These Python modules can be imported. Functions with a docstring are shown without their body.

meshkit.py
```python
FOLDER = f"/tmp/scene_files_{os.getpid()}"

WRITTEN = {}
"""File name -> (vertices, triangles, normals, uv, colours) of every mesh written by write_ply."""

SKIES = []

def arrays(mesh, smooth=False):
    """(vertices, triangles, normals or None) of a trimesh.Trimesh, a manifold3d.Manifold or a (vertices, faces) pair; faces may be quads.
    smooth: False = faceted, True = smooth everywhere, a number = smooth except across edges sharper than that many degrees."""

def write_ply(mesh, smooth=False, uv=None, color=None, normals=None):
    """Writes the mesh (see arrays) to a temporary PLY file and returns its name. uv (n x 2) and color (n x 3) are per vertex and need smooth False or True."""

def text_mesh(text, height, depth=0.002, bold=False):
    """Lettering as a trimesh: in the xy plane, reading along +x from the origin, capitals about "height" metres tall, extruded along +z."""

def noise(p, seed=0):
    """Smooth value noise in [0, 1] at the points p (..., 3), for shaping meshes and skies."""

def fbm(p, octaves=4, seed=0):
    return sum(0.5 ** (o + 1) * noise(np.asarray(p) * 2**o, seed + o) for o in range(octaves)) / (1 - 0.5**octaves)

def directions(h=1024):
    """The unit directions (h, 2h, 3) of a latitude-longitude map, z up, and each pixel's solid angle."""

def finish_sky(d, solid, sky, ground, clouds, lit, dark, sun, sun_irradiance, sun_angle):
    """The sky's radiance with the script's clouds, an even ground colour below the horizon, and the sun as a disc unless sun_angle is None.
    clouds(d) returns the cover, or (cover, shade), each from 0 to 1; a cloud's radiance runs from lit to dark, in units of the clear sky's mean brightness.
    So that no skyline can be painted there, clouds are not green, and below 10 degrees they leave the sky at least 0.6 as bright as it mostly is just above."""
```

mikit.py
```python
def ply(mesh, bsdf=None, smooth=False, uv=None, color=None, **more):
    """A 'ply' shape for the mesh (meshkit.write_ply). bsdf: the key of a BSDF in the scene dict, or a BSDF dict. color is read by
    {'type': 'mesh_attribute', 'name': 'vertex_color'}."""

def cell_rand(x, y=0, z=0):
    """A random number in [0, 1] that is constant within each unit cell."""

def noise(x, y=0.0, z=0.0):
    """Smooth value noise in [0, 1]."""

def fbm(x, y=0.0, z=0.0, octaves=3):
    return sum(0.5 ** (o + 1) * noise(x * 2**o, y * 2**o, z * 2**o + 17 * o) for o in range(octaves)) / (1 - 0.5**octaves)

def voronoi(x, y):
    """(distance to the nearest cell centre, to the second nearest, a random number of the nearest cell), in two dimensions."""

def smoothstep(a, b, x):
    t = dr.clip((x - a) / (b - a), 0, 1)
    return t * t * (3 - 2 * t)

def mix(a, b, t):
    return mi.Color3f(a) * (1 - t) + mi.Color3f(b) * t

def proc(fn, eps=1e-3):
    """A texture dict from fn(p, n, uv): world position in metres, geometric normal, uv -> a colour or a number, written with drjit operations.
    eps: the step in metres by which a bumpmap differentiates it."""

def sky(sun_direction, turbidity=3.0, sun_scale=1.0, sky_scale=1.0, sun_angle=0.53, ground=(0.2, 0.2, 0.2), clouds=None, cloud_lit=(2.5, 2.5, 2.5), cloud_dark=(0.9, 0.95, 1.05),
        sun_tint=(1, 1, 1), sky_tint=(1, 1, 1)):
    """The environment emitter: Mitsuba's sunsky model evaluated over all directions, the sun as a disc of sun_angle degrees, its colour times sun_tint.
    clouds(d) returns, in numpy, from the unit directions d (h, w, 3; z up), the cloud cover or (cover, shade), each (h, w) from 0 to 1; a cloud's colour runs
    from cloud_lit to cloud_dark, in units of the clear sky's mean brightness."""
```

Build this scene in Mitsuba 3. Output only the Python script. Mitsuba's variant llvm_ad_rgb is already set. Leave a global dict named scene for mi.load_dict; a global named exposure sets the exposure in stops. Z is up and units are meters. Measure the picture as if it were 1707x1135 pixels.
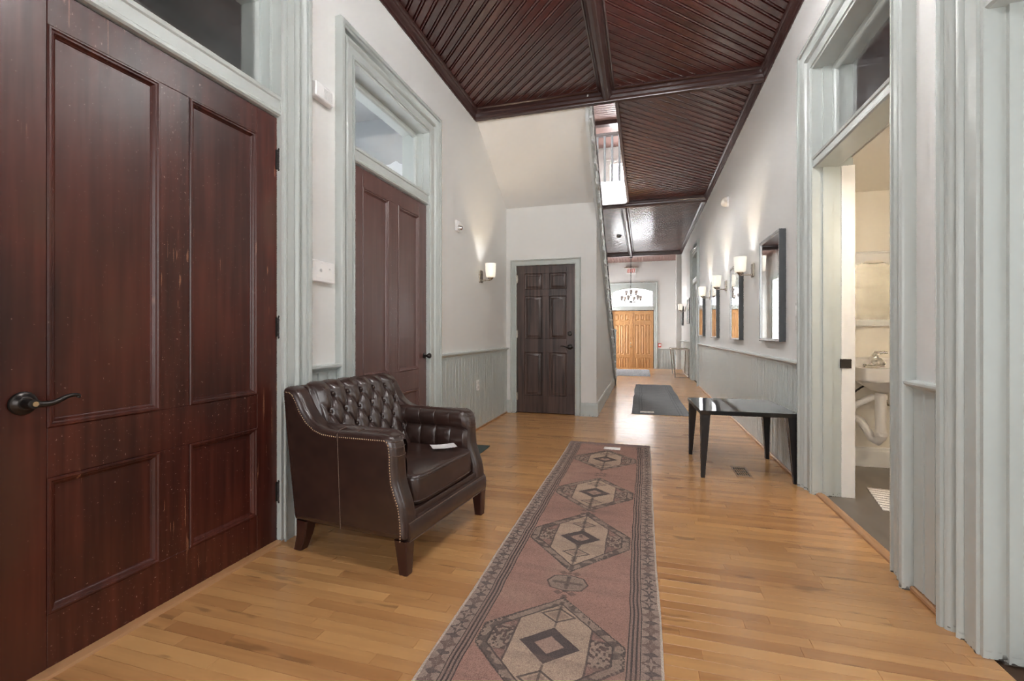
import math, random
import numpy as np, trimesh, mitsuba as mi, drjit as dr
import mikit, meshkit
from mikit import proc, noise, fbm, voronoi, cell_rand, smoothstep, mix
from shapely.geometry import Polygon, box as sbox
from shapely.ops import unary_union

# ---------------------------------------------------------------- camera, light, exposure
T = mi.ScalarTransform4f
H, YAW, FOC = 1.2, math.radians(16.08), 759.0
scene, labels = {}, {}
scene['camera'] = {'type': 'perspective', 'fov_axis': 'x', 'fov': math.degrees(2 * math.atan(1707 / 2 / FOC)),
                   'principal_point_offset_y': 12.0 / 1135, 'near_clip': 0.05, 'far_clip': 100.0,
                   'to_world': T().look_at(origin=[0, 0, H], target=[-math.sin(YAW), math.cos(YAW), H], up=[0, 0, 1])}
exposure = 0.74
UNSEEN_DAY_REAR = (3.6, 3.7, 3.8)       # unseen windows behind the camera, placed to light the near hall
DAY_FRONT = (9.5, 9.6, 9.8)    # fanlight over the front doors
DAY_UPPER = (13.0,13.3,13.7)    # upstairs window
UNSEEN_DAY_ROOM = (14.0, 14.6, 15.2)        # unseen window, placed to light the room behind the second door
SHADE = (.34, .295, .22)          # glowing glass shades
BULB = (1000.0, 780.0, 530.0)         # bulbs
BATH = (41.0, 36.5, 29.0)            # unseen globe, placed to light the bathroom
UNSEEN_DAY_SIDE = (6.6, 6.7, 6.8)     # unseen side window, placed to light the entrance
FILL_DAY_SIDEROOM = (1.2, 1.25, 1.3) # added fill window in the room at the right edge
FILL_DAY_STAIR = (6.0, 6.1, 6.4)    # added fill pane on the upper left wall, lighting the stairwell
FILL_LAMP_A = (66.0, 66.0, 66.0)   # added fill globes under the ceiling of the near hall
FILL_LAMP_STAIR = (250.0, 247.0, 240.0)   # added fill globe in the stairwell, brightening the middle of the hall
FILL_LAMP_B = (42.0, 42.0, 42.0)  # added fill, second globe of the near hall

# ---------------------------------------------------------------- materials
def rgb(c): return {'type': 'rgb', 'value': list(c)}
def pr(base, rough=0.5, **k):
    d = {'type': 'principled', 'base_color': base if isinstance(base, dict) else rgb(base), 'roughness': rough}
    d.update(k)
    return {'type': 'twosided', 'bsdf': d}
def bump(inner, fn, scale, eps=1e-3):
    return {'type': 'twosided', 'bsdf': {'type': 'bumpmap', 'arbitrary': proc(fn, eps), 'scale': scale, 'bsdf': inner['bsdf']}}
def mat(key, d): scene[key] = d

def paint(c, amt=0.06):
    def f(p, n, uv):
        a = fbm(p.x * 1.7, p.y * 1.7, p.z * 1.7)
        return mi.Color3f(c) * (1 - amt + 2 * amt * a)
    return proc(f)
mat('m_wall', pr(paint((.70, .693, .672), .02), .55, specular=.3))
mat('m_ceilwhite', pr((.78, .77, .75), .7))
def trim_fn(p, n, uv):
    a = fbm(p.x * 9, p.y * 9, p.z * 3)
    low = smoothstep(.035, .0, dr.abs(p.z)) * smoothstep(16.1, 16.0, p.y) * smoothstep(.62, .70, noise(p.x * 70, p.y * 70, p.z * 70))
    c = mi.Color3f(.445, .473, .453) * (.97 + .06 * a)
    return mix(c, (.05, .045, .04), low)
mat('m_trim', pr(proc(trim_fn), .34, specular=.5))
mat('m_trimwhite', pr((.80, .785, .765), .4))
def door_fn(p, n, uv):
    g = fbm(p.y * 42 + p.x * 30, p.z * 2.2, p.x * 9, octaves=4)
    patch = fbm(p.y * 2.3 + 7, p.z * 1.6, 3.0)
    c = mix((.022, .0058, .0045), (.085, .0170, .0095), smoothstep(.2, .8, .45 * g + .55 * patch))
    c = mix(c, (.045, .022, .013), smoothstep(.55, .75, patch) * .6)
    sc = smoothstep(.83, .90, noise(p.y * 150, p.z * 9 + 40, p.x * 40)) * smoothstep(.5, .7, noise(p.y * 6, p.z * 5, 11.0))
    nick = smoothstep(.93, .97, noise(p.y * 190, p.z * 190, p.x * 190))
    c = mix(c, (.28, .13, .07), sc * .55)
    return mix(c, (.42, .30, .24), nick * .6)
mat('m_door', pr(proc(door_fn), .33, specular=.42))
def door2_fn(p, n, uv):
    g = fbm(p.y * 40 + p.x * 30, p.z * 2.0, p.x * 9, octaves=4)
    c = mix((.066, .030, .027), (.105, .048, .042), g)
    nick = smoothstep(.935, .97, noise(p.y * 190, p.z * 190, p.x * 190))
    return mix(c, (.30, .19, .17), nick * .4)
mat('m_door2', pr(proc(door2_fn), .30, specular=.75))
def door3_fn(p, n, uv):
    g = fbm(p.x * 36, p.z * 2.0 + 3, p.y * 9, octaves=4)
    w = fbm(p.x * 9 + 3, p.z * 1.2, 2.0)
    return mix((.022, .014, .013), (.085, .050, .042), smoothstep(.25, .75, .6 * g + .4 * w))
mat('m_door3', pr(proc(door3_fn), .33, specular=.5))
def oak_fn(p, n, uv):
    g = fbm(p.x * 40, p.z * 2.5, p.y * 9, octaves=4)
    k = smoothstep(.78, .86, noise(p.x * 9, p.z * 7, 1.0))
    c = mix((.36, .165, .060), (.52, .28, .11), g)
    return mix(c, (.26, .11, .04), k * .12)
mat('m_oak', pr(proc(oak_fn), .35))
def ceil_fn(p, n, uv):
    g = fbm(p.x * 14 + p.y * 9, p.y * 14 - p.x * 9, uv.y * 40)
    c = mix((.017, .0048, .0045), (.066, .0150, .0115), .45 * uv.x + .55 * g)
    return c
mat('m_ceil', pr(proc(ceil_fn), .23, specular=.75))
mat('m_ceiltrim', pr((.028, .0105, .009), .26, specular=.55))
mat('m_ceil_litpink', pr((.15, .082, .068), .45))  # dark varnished boards with the bright light on them painted in as pink
def floor_fn(p, n, uv):
    r = uv.y * 37.0
    g = fbm(p.x * 2.2 + r, p.y * 46 + r, r, octaves=4)
    w = fbm(p.x * .9 + r * 3, p.y * 7 + r, 2.0)
    t = .55 * uv.x + .25 * g + .2 * w
    c = mix((.315, .142, .054), (.52, .282, .113), smoothstep(.12, .85, t))
    s = smoothstep(.70, .84, fbm(p.x * 4.1 + 5, p.y * 22 + r, 8.0)) * .5
    return mix(c, (.13, .055, .022), s)
mat('m_floor', pr(proc(floor_fn), .23, specular=.65))
mat('m_threshold', pr((.36, .19, .09), .3))
def bathfloor_fn(p, n, uv):
    a = fbm(p.x * 8, p.y * 2, 1.0)
    return mix((.085, .072, .062), (.15, .128, .112), a)
mat('m_bathfloor', pr(proc(bathfloor_fn), .4))
mat('m_bathwall', pr((.80, .75, .675), .5))
mat('m_porcelain', pr((.86, .82, .79), .12, specular=.6))
mat('m_pvc', pr((.84, .81, .80), .35))
mat('m_chrome', {'type': 'twosided', 'bsdf': {'type': 'roughconductor', 'alpha': .08, 'specular_reflectance': rgb((.86, .85, .83))}})
mat('m_nickel', {'type': 'twosided', 'bsdf': {'type': 'roughconductor', 'alpha': .22, 'specular_reflectance': rgb((.52, .465, .40))}})
mat('m_bronze', pr((.045, .040, .038), .3, metallic=.85))
mat('m_iron', pr((.022, .018, .016), .42, metallic=.4))
mat('m_brass', {'type': 'twosided', 'bsdf': {'type': 'roughconductor', 'alpha': .2, 'specular_reflectance': rgb((.62, .46, .28))}})
mat('m_nail', {'type': 'twosided', 'bsdf': {'type': 'roughconductor', 'alpha': .25, 'specular_reflectance': rgb((.42, .30, .22))}})
mat('m_mirror', {'type': 'twosided', 'bsdf': {'type': 'conductor', 'specular_reflectance': rgb((.90, .91, .90))}})
mat('m_frame_dark', pr((.055, .060, .064), .4))
mat('m_frame_silver', pr((.42, .43, .43), .3, metallic=.5))
mat('m_glass', {'type': 'thindielectric', 'int_ior': 1.5})
mat('m_black', pr((.006, .006, .007), .30))
mat('m_blackgloss', pr((.006, .006, .007), .045, specular=.75))
mat('m_white', pr((.84, .83, .82), .4))
mat('m_paper', pr((.86, .85, .83), .7))
mat('m_grayplastic', pr((.55, .55, .54), .4))
mat('m_darkgap', pr((.02, .02, .02), .7))
mat('m_red', pr((.55, .05, .04), .4))
def leather_fn(p, n, uv):
    a = fbm(p.x * 16, p.y * 16, p.z * 16, octaves=4)
    b = fbm(p.x * 5 + 9, p.y * 5, p.z * 5)
    return mix((.021, .0105, .0085), (.036, .0165, .012), smoothstep(.2, .85, .6 * a + .4 * b))
mat('m_leather', pr(proc(leather_fn), .28, specular=.85))
mat('m_seam', pr((.085, .050, .036), .4))
mat('m_leg', pr((.030, .010, .008), .28, specular=.55))
mat('m_stairmark', pr((.66, .68, .68), .4))
mat('m_backlit_grey', pr((.12, .128, .135), .4))  # backlit shade painted into the landing baluster colour
mat('m_handrail', pr((.06, .05, .048), .35))
mat('m_darkroom', pr((.62, .63, .64), .8))
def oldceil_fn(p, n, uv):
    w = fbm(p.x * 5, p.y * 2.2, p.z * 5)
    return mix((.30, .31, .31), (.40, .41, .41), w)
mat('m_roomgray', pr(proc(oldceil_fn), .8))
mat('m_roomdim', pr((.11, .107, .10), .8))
def peel_fn(p, n, uv):
    e = p.z - 3.02 - .22 * (fbm(p.x * 3, p.y * 3, 4.0) - .5) - .05 * fbm(p.x * 16, p.y * 16, 2.0)
    return mix((.74, .77, .79), (.40, .42, .43), smoothstep(-.004, .004, e))
mat('m_peel', pr(proc(peel_fn), .8))
def mat2_fn(p, n, uv):
    w = noise(p.x * 220, p.y * 220, 0.0) * .3 + fbm(p.x * 7, p.y * 16, 1.0) * .5
    ex = dr.minimum(uv.x, 1 - uv.x)
    line = smoothstep(.012, .006, dr.abs(ex - .13)) + smoothstep(.012, .006, dr.abs(ex - .18))
    c = mix((.14, .142, .145), (.225, .228, .232), w)
    return mix(c, (.10, .103, .108), .6 * line)
mat('m_greyrug', pr(proc(mat2_fn), .9))
def speck_fn(p, n, uv):
    return mix((.30, .31, .33), (.62, .63, .66), noise(p.x * 30, p.y * 14, 2.0) * .7 + .3 * noise(p.x * 90, p.y * 60, 5.0))
mat('m_speckmat', pr(proc(speck_fn), .9))
def bathmat_fn(p, n, uv):
    s = .5 + .5 * dr.sin(uv.y * 2 * math.pi * 9)
    w = noise(uv.x * 120, uv.y * 60, 1.0)
    return mix((.34, .32, .30), (.80, .77, .73), smoothstep(.25, .6, .75 * s + .35 * w))
mat('m_bathmat', pr(proc(bathmat_fn), .9))
mat('m_darkmat', pr((.040, .052, .048), .9))
mat('m_vent', pr((.30, .17, .09), .35))
mat('m_subfloor', pr((.05, .025, .012), .8))

def rug_fn(p, n, uv):
    # uv in metres: x across from the centre line, y along
    jx = uv.x + .006 * (noise(uv.y * 9, 3.0) - .5)
    ax = dr.abs(jx)
    wv = noise(uv.x * 330, uv.y * 330, 1.0)
    wob = .010 * (noise(uv.x * 40, uv.y * 40, 7.0) - .5)
    pink, tan, cream, dark = mi.Color3f(.275, .155, .125), mi.Color3f(.315, .225, .17), mi.Color3f(.27, .203, .162), mi.Color3f(.060, .044, .042)
    brown = mi.Color3f(.155, .098, .082)
    abr = fbm(uv.x * 2.5, uv.y * 9, 4.0)
    c = mix(pink * .82, pink * 1.12, abr)
    c = mix(c, tan, .35 * smoothstep(.55, .75, fbm(uv.x * 3 + 4, uv.y * 3, 1.0)))
    def band(v, a, w): return smoothstep(w * 1.35, w * .65, dr.abs(v - a))
    for yc, hh, seed in ((4.39, .36, 1), (3.45, .375, 2), (2.665, .40, 3), (1.715, .33, 4), (.95, .38, 5)):
        dy = uv.y - yc
        ay = dr.abs(dy)
        m = ax / .35 + ay / hh
        hexa = dr.maximum(m, ax / .285) + wob * 1.5
        ins = smoothstep(1.005, .985, hexa)
        cc = mix(brown, cream, .72 * (.6 + .6 * noise(uv.x * 55, uv.y * 55, 3.0)))
        dash = smoothstep(.52, .68, noise(uv.x * 38 + seed, uv.y * 38, 9.0))
        cc = mix(cc, dark, dash * .75)
        inner = smoothstep(.835, .815, hexa)
        side = mix(mi.Color3f(.22, .125, .105), brown, smoothstep(.45, .6, noise(uv.x * 58, uv.y * 58, seed)))
        sq = smoothstep(.062, .056, dr.maximum(dr.abs(ax - .205), ay * .8))
        side = mix(side, mix(dark, cream, smoothstep(.42, .6, noise(uv.x * 105, uv.y * 105, 2.0))), sq * .75)
        mid = smoothstep(.152, .147, ax)
        ii = mix(side, tan * (.9 + .3 * abr), mid)
        ii = mix(ii, dark, band(ax, .15, .004) * .8)
        d2 = ax / .118 + ay / .105 + wob * 3
        ii = mix(ii, dark * 1.15, smoothstep(1.03, .97, d2))
        ii = mix(ii, cream, band(d2, 1.10, .035) * .6)
        ii = mix(ii, mix(pink, cream, .5), smoothstep(.52, .46, d2))
        d3 = ax / .07 + dr.abs(ay - .19) / .048
        ii = mix(ii, dark, band(d3, 1.0, .11) * .85)
        ii = mix(ii, brown, smoothstep(.8, .6, d3) * .5)
        ii = mix(ii, dark, smoothstep(.006, .003, ax) * smoothstep(.10, .12, ay) * .7)
        cc = mix(cc, ii, inner)
        cc = mix(cc, dark, band(hexa, .83, .014) * .85)
        teeth = .03 * (dr.sin(uv.x * 240) * dr.sin(uv.y * 240))
        cc = mix(cc, dark, band(hexa + teeth, .985, .022) * .9)
        c = mix(c, cc, ins)
    for yj in (2.165, 3.055, 3.90):
        o = dr.maximum(ax / .085, dr.abs(uv.y - yj) / .062) * .55 + .5 * (ax / .085 + dr.abs(uv.y - yj) / .062) * .62 + wob * 3
        k = 1.0 if yj == 2.165 else .0
        if k: 
            dot = smoothstep(.35, .15, dr.abs(dr.sin(uv.x * 110)) * .6 + dr.abs(dr.sin((uv.y - yj) * 120 + 1.57)) * .6) + smoothstep(.012, .006, dr.minimum(ax, dr.abs(uv.y - yj)))
            c = mix(c, mix(cream, brown, .25), smoothstep(1.0, .96, o))
            c = mix(c, dark, dr.clip(dot, 0, 1) * smoothstep(.80, .70, o) * .7)
            c = mix(c, dark, band(o, .98, .045) * .9)
        blob = smoothstep(1.0, .75, dr.abs(ax - .032) / .026 + dr.abs(dr.abs(uv.y - yj) - (.088 if k else .028)) / .022)
        c = mix(c, dark, blob * .6)
    spine = smoothstep(.020, .012, ax + .008 * noise(uv.y * 70, 1.0)) * smoothstep(.45, .6, noise(uv.y * 55, uv.x * 30, 3.0)) * smoothstep(1.9, 2.0, uv.y)
    c = mix(c, dark, spine * .7)
    # guard stripes and border
    gb = smoothstep(.288, .291, ax)
    stripes = .5 + .5 * dr.cos((ax - .291) * 2 * math.pi / .0165)
    c = mix(c, mix(mi.Color3f(.21, .14, .118), dark, smoothstep(.45, .7, stripes)), gb)
    bd = smoothstep(.339, .342, ax)
    cell = .098
    vy = uv.y / cell
    ph = vy - dr.floor(vy) - .5
    alt = cell_rand(dr.floor(vy), 3.0, dr.floor(jx + 5))
    bx = (ax - .375) / .030
    by = ph * cell / .036
    rr = dr.sqrt(bx * bx + by * by)
    ang = dr.atan2(by, bx)
    flower = rr - (.78 + .22 * dr.cos(ang * 4) + .12 * dr.cos(ang * 8))
    bcol = mix(mi.Color3f(.275, .205, .168), mi.Color3f(.225, .16, .135), noise(uv.x * 30, uv.y * 30, 2.0))
    fl = smoothstep(.10, -.04, flower) * smoothstep(-.45, -.25, flower + .45 * (alt > .5))
    bcol = mix(bcol, mix(dark * 1.25, brown, alt), fl * .9)
    ph2 = vy + .5 - dr.floor(vy + .5) - .5
    by2 = ph2 * cell / .018
    r2 = dr.abs(bx) * .8 + dr.abs(by2)
    bcol = mix(bcol, dark * 1.3, smoothstep(1.0, .75, r2 + .5 * (noise(uv.x * 90, uv.y * 90, 3.0) - .5)) * .85)
    c = mix(c, bcol, bd)
    edge = smoothstep(.409, .411, ax)
    c = mix(c, mi.Color3f(.42, .34, .28), edge)
    endb = smoothstep(4.94, 4.955, uv.y)
    c = mix(c, mi.Color3f(.19, .14, .125), endb * .75)
    c = mix(c, brown, .30 * smoothstep(.55, .8, fbm(uv.x * 1.5, uv.y * 22, 6.0)))
    return c * (.74 + .52 * wv)
mat('m_rug', pr(proc(rug_fn), .95))

# ---------------------------------------------------------------- scene-building helpers
rng = random.Random(7)
nrng = np.random.default_rng(5)
def numbered(k):
    if k not in USED:
        USED[k] = 0
        return k
    USED[k] += 1
    return f'{k}_{USED[k]:03d}'
USED = {}
def thing(name, label, cat, group=None, kind=None):
    k = numbered(name)
    labels[k] = {'label': label, 'category': cat}
    if group: labels[k]['group'] = group
    if kind: labels[k]['kind'] = kind
    return k
def struct(name, label, cat):
    return thing(name, label, cat, kind='structure')
def part(parent, name, mesh, bsdf, smooth=30, label=None, uv=None, kind=None, **more):
    k = numbered(parent + '__' + name)
    scene[k] = mikit.ply(mesh, bsdf, smooth, uv=uv, **more)
    if label or kind:
        labels[k] = {}
        if label: labels[k]['label'] = label
        if kind: labels[k]['kind'] = kind
    return k
def own(k, mesh, bsdf, smooth=30, uv=None, **more):
    scene[k] = mikit.ply(mesh, bsdf, smooth, uv=uv, **more)
    return k
def copies(src, dst, M):
    for k in [k for k in list(scene) if k == src or k.startswith(src + '__')]:
        d = dict(scene[k])
        d['to_world'] = T(np.asarray(M, float).tolist())
        scene[dst + k[len(src):]] = d
def emit(c): return {'emitter': {'type': 'area', 'radiance': rgb(c)}}

def mesh(v, f):
    f = np.asarray(f, int)
    if f.ndim == 2 and f.shape[1] == 4: f = np.vstack([f[:, [0, 1, 2]], f[:, [0, 2, 3]]])
    return trimesh.Trimesh(np.asarray(v, float), f, process=False)
def cat(*ms): return trimesh.util.concatenate([m for m in ms if m is not None])
def box(x0, x1, y0, y1, z0, z1):
    m = trimesh.creation.box((abs(x1 - x0), abs(y1 - y0), abs(z1 - z0)))
    m.apply_translation(((x0 + x1) / 2, (y0 + y1) / 2, (z0 + z1) / 2))
    return m
def rbox(x0, x1, y0, y1, z0, z1, r=.004):
    x0, x1 = sorted((x0, x1)); y0, y1 = sorted((y0, y1)); z0, z1 = sorted((z0, z1))
    r = min(r, .45 * min(x1 - x0, y1 - y0, z1 - z0))
    P = []
    for sx in (0, 1):
        for sy in (0, 1):
            for sz in (0, 1):
                c = [(x0, x1)[sx], (y0, y1)[sy], (z0, z1)[sz]]
                d = [1 - 2 * sx, 1 - 2 * sy, 1 - 2 * sz]
                for a in range(3):
                    P.append([c[i] + (0 if i == a else d[i] * r) for i in range(3)])
    return trimesh.Trimesh(np.array(P)).convex_hull
def pbox(M, *a, r=.0):
    m = rbox(*a, r=r) if r else box(*a)
    return m.apply_transform(M)
def mapm(ex, ey, ez, o):
    M = np.eye(4); M[:3, 0], M[:3, 1], M[:3, 2], M[:3, 3] = ex, ey, ez, o
    return M
# local frames (s along, d out of the wall into the hall, z up)
XL, XR, YF, YC = -2.0, 1.22, 18.2, 6.63
ML = mapm((0, 1, 0), (1, 0, 0), (0, 0, 1), (XL, 0, 0))
MR = mapm((0, 1, 0), (-1, 0, 0), (0, 0, 1), (XR, 0, 0))
MF = mapm((1, 0, 0), (0, -1, 0), (0, 0, 1), (0, YF, 0))
MC = mapm((1, 0, 0), (0, -1, 0), (0, 0, 1), (0, YC, 0))
MB = mapm((1, 0, 0), (0, 1, 0), (0, 0, 1), (0, -2.6, 0))
def X(m, M): return m.apply_transform(M)
def prism(pts, a, b, axis):
    """closed 2D outline swept along an axis: 'y': pts are (x,z); 'x': pts are (y,z); 'z': pts are (x,y)"""
    poly = Polygon(pts)
    m = trimesh.creation.extrude_polygon(poly, b - a, engine='earcut')
    E = {'z': ((1, 0, 0), (0, 1, 0), (0, 0, 1), (0, 0, a)), 'y': ((1, 0, 0), (0, 0, 1), (0, 1, 0), (0, a, 0)), 'x': ((0, 1, 0), (0, 0, 1), (1, 0, 0), (a, 0, 0))}[axis]
    return m.apply_transform(mapm(*E))
def lathe(prof, n=24, M=None):
    """profile (r,z) about z"""
    prof = np.array(prof, float); a = np.arange(n) * 2 * np.pi / n
    v = np.stack([np.outer(np.cos(a), prof[:, 0]), np.outer(np.sin(a), prof[:, 0]), np.tile(prof[:, 1], (n, 1))], -1).reshape(-1, 3)
    k = len(prof); f = []
    for i in range(n):
        j = (i + 1) % n
        for q in range(k - 1): f.append([i * k + q, j * k + q, j * k + q + 1, i * k + q + 1])
    m = mesh(v, f)
    m.merge_vertices(); m.update_faces(m.nondegenerate_faces())
    return m.apply_transform(M) if M is not None else m
def tube(path, r, n=8, cap=True):
    path = np.array(path, float); r = np.broadcast_to(r, len(path))
    t = np.gradient(path, axis=0); t /= np.linalg.norm(t, axis=1, keepdims=True) + 1e-12
    ref = np.array([0, 0, 1.0]) if abs(t[0][2]) < .9 else np.array([1.0, 0, 0])
    u = np.cross(t[0], ref); u /= np.linalg.norm(u); V = []
    for i in range(len(path)):
        u = u - t[i] * (u @ t[i]); u /= np.linalg.norm(u); w = np.cross(t[i], u)
        a = np.arange(n) * 2 * np.pi / n
        V.append(path[i] + r[i] * (np.cos(a)[:, None] * u + np.sin(a)[:, None] * w))
    f = []
    for i in range(len(path) - 1):
        for j in range(n):
            k = (j + 1) % n
            f.append([i * n + j, i * n + k, (i + 1) * n + k, (i + 1) * n + j])
    m = mesh(np.vstack(V), f)
    if cap:
        c = len(m.vertices)
        v = np.vstack([m.vertices, path[:1], path[-1:]])
        ff = [[c, (j + 1) % n, j] for j in range(n)] + [[c + 1, (len(path) - 1) * n + j, (len(path) - 1) * n + (j + 1) % n] for j in range(n)]
        m = trimesh.Trimesh(v, np.vstack([m.faces, ff]), process=False)
    return m
def spline(pts, n=40):
    from scipy.interpolate import PchipInterpolator, CubicSpline
    p = np.array(pts, float); t = np.r_[0, np.cumsum(np.linalg.norm(np.diff(p, axis=0), axis=1))]
    return CubicSpline(t, p)(np.linspace(0, t[-1], n))
def grid(P):
    """P (n, m, 3)"""
    n, m = P.shape[:2]
    i, j = np.meshgrid(np.arange(n - 1), np.arange(m - 1), indexing='ij')
    a = (i * m + j).ravel()
    return mesh(P.reshape(-1, 3), np.stack([a, a + 1, a + m + 1, a + m], 1))
def frame(prof, s0, s1, z0, z1, closed=False):
    """mitred casing: profile (w outward, d) round the opening s0..s1, z0..z1; open at the bottom unless closed. Local (s, d, z)."""
    V, n = [], 5 if closed else 4
    for w, d in prof:
        if closed: c = [(s0 - w, z0 - w), (s0 - w, z1 + w), (s1 + w, z1 + w), (s1 + w, z0 - w), (s0 - w, z0 - w)]
        else: c = [(s0 - w, z0), (s0 - w, z1 + w), (s1 + w, z1 + w), (s1 + w, z0)]
        V.append([(s, d, z) for s, z in c])
    return grid(np.array(V, float))
CASING = [(0, -.02), (0, .016), (.003, .022), (.015, .022), (.019, .009), (.025, .016), (.077, .016), (.081, .006), (.086, .026), (.095, .034), (.104, .026), (.108, .009), (.113, .019), (.122, .019), (.126, .009), (.131, .030), (.142, .042), (.149, .044), (.153, .034), (.157, .054), (.170, .058), (.184, .054), (.190, .044), (.190, -.002)]
CROWN = [(0, 0), (.010, 0), (.016, .012), (.016, .028), (.022, .036), (.026, .052), (.036, .070), (.042, .078), (.042, .090), (.050, .096), (.058, .106), (.060, .125), (.0, .125)]
def bead_board(s0, s1, d, h, bead=True):
    """outline (s, d) of one vertical board with eased edges and a centre bead"""
    w = s1 - s0; c = (s0 + s1) / 2; e = .0085
    top = [(s0, d - .013), (s0 + .0035, d - .013), (s0 + e, d)]
    if bead:
        top += [(c - .015, d), (c - .010, d - .011), (c - .006, d - .002), (c, d + .0015), (c + .006, d - .002), (c + .010, d - .011), (c + .015, d)]
    top += [(s1 - e, d), (s1 - .0035, d - .013), (s1, d - .013)]
    return top
def wainscot(parent, M, s0, s1, z0, z1, d=.014, pitch=.155, bead=True):
    n = max(1, round((s1 - s0) / pitch)); w = (s1 - s0) / n
    for i in range(n):
        o = bead_board(s0 + i * w, s0 + (i + 1) * w, d, 0, bead)
        P = np.array([[(s, dd, z0), (s, dd, z1)] for s, dd in o], float)
        part(parent, 'wainscot_board', X(grid(P), M), 'm_trim', False)
RAIL = [(0, -.045), (.012, -.045), (.014, -.030), (.022, -.022), (.030, -.018), (.044, -.014), (.050, -.006), (.050, .004), (.044, .010), (0, .012)]
def chair_rail(parent, M, s0, s1, z):
    o = [(d, z + q) for d, q in RAIL]
    m = trimesh.creation.extrude_polygon(Polygon(o), s1 - s0, engine='earcut')   # (d,z,s)
    m.apply_transform(mapm((0, 1, 0), (0, 0, 1), (1, 0, 0), (s0, 0, 0)))
    part(parent, 'chair_rail', X(m, M), 'm_trim', 30)
def profile_run(o, M, s0, s1):
    m = trimesh.creation.extrude_polygon(Polygon(o), s1 - s0, engine='earcut')
    m.apply_transform(mapm((0, 1, 0), (0, 0, 1), (1, 0, 0), (s0, 0, 0)))
    return X(m, M)

# ================================================================ SETTING
ZC = 3.95                     # board ceiling
ZU = 4.33                     # upper floor level
ZT = 8.5                      # upper ceiling
YN, YO0, YO1 = 5.28, 5.36, 9.6    # near beam, stair opening
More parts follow.
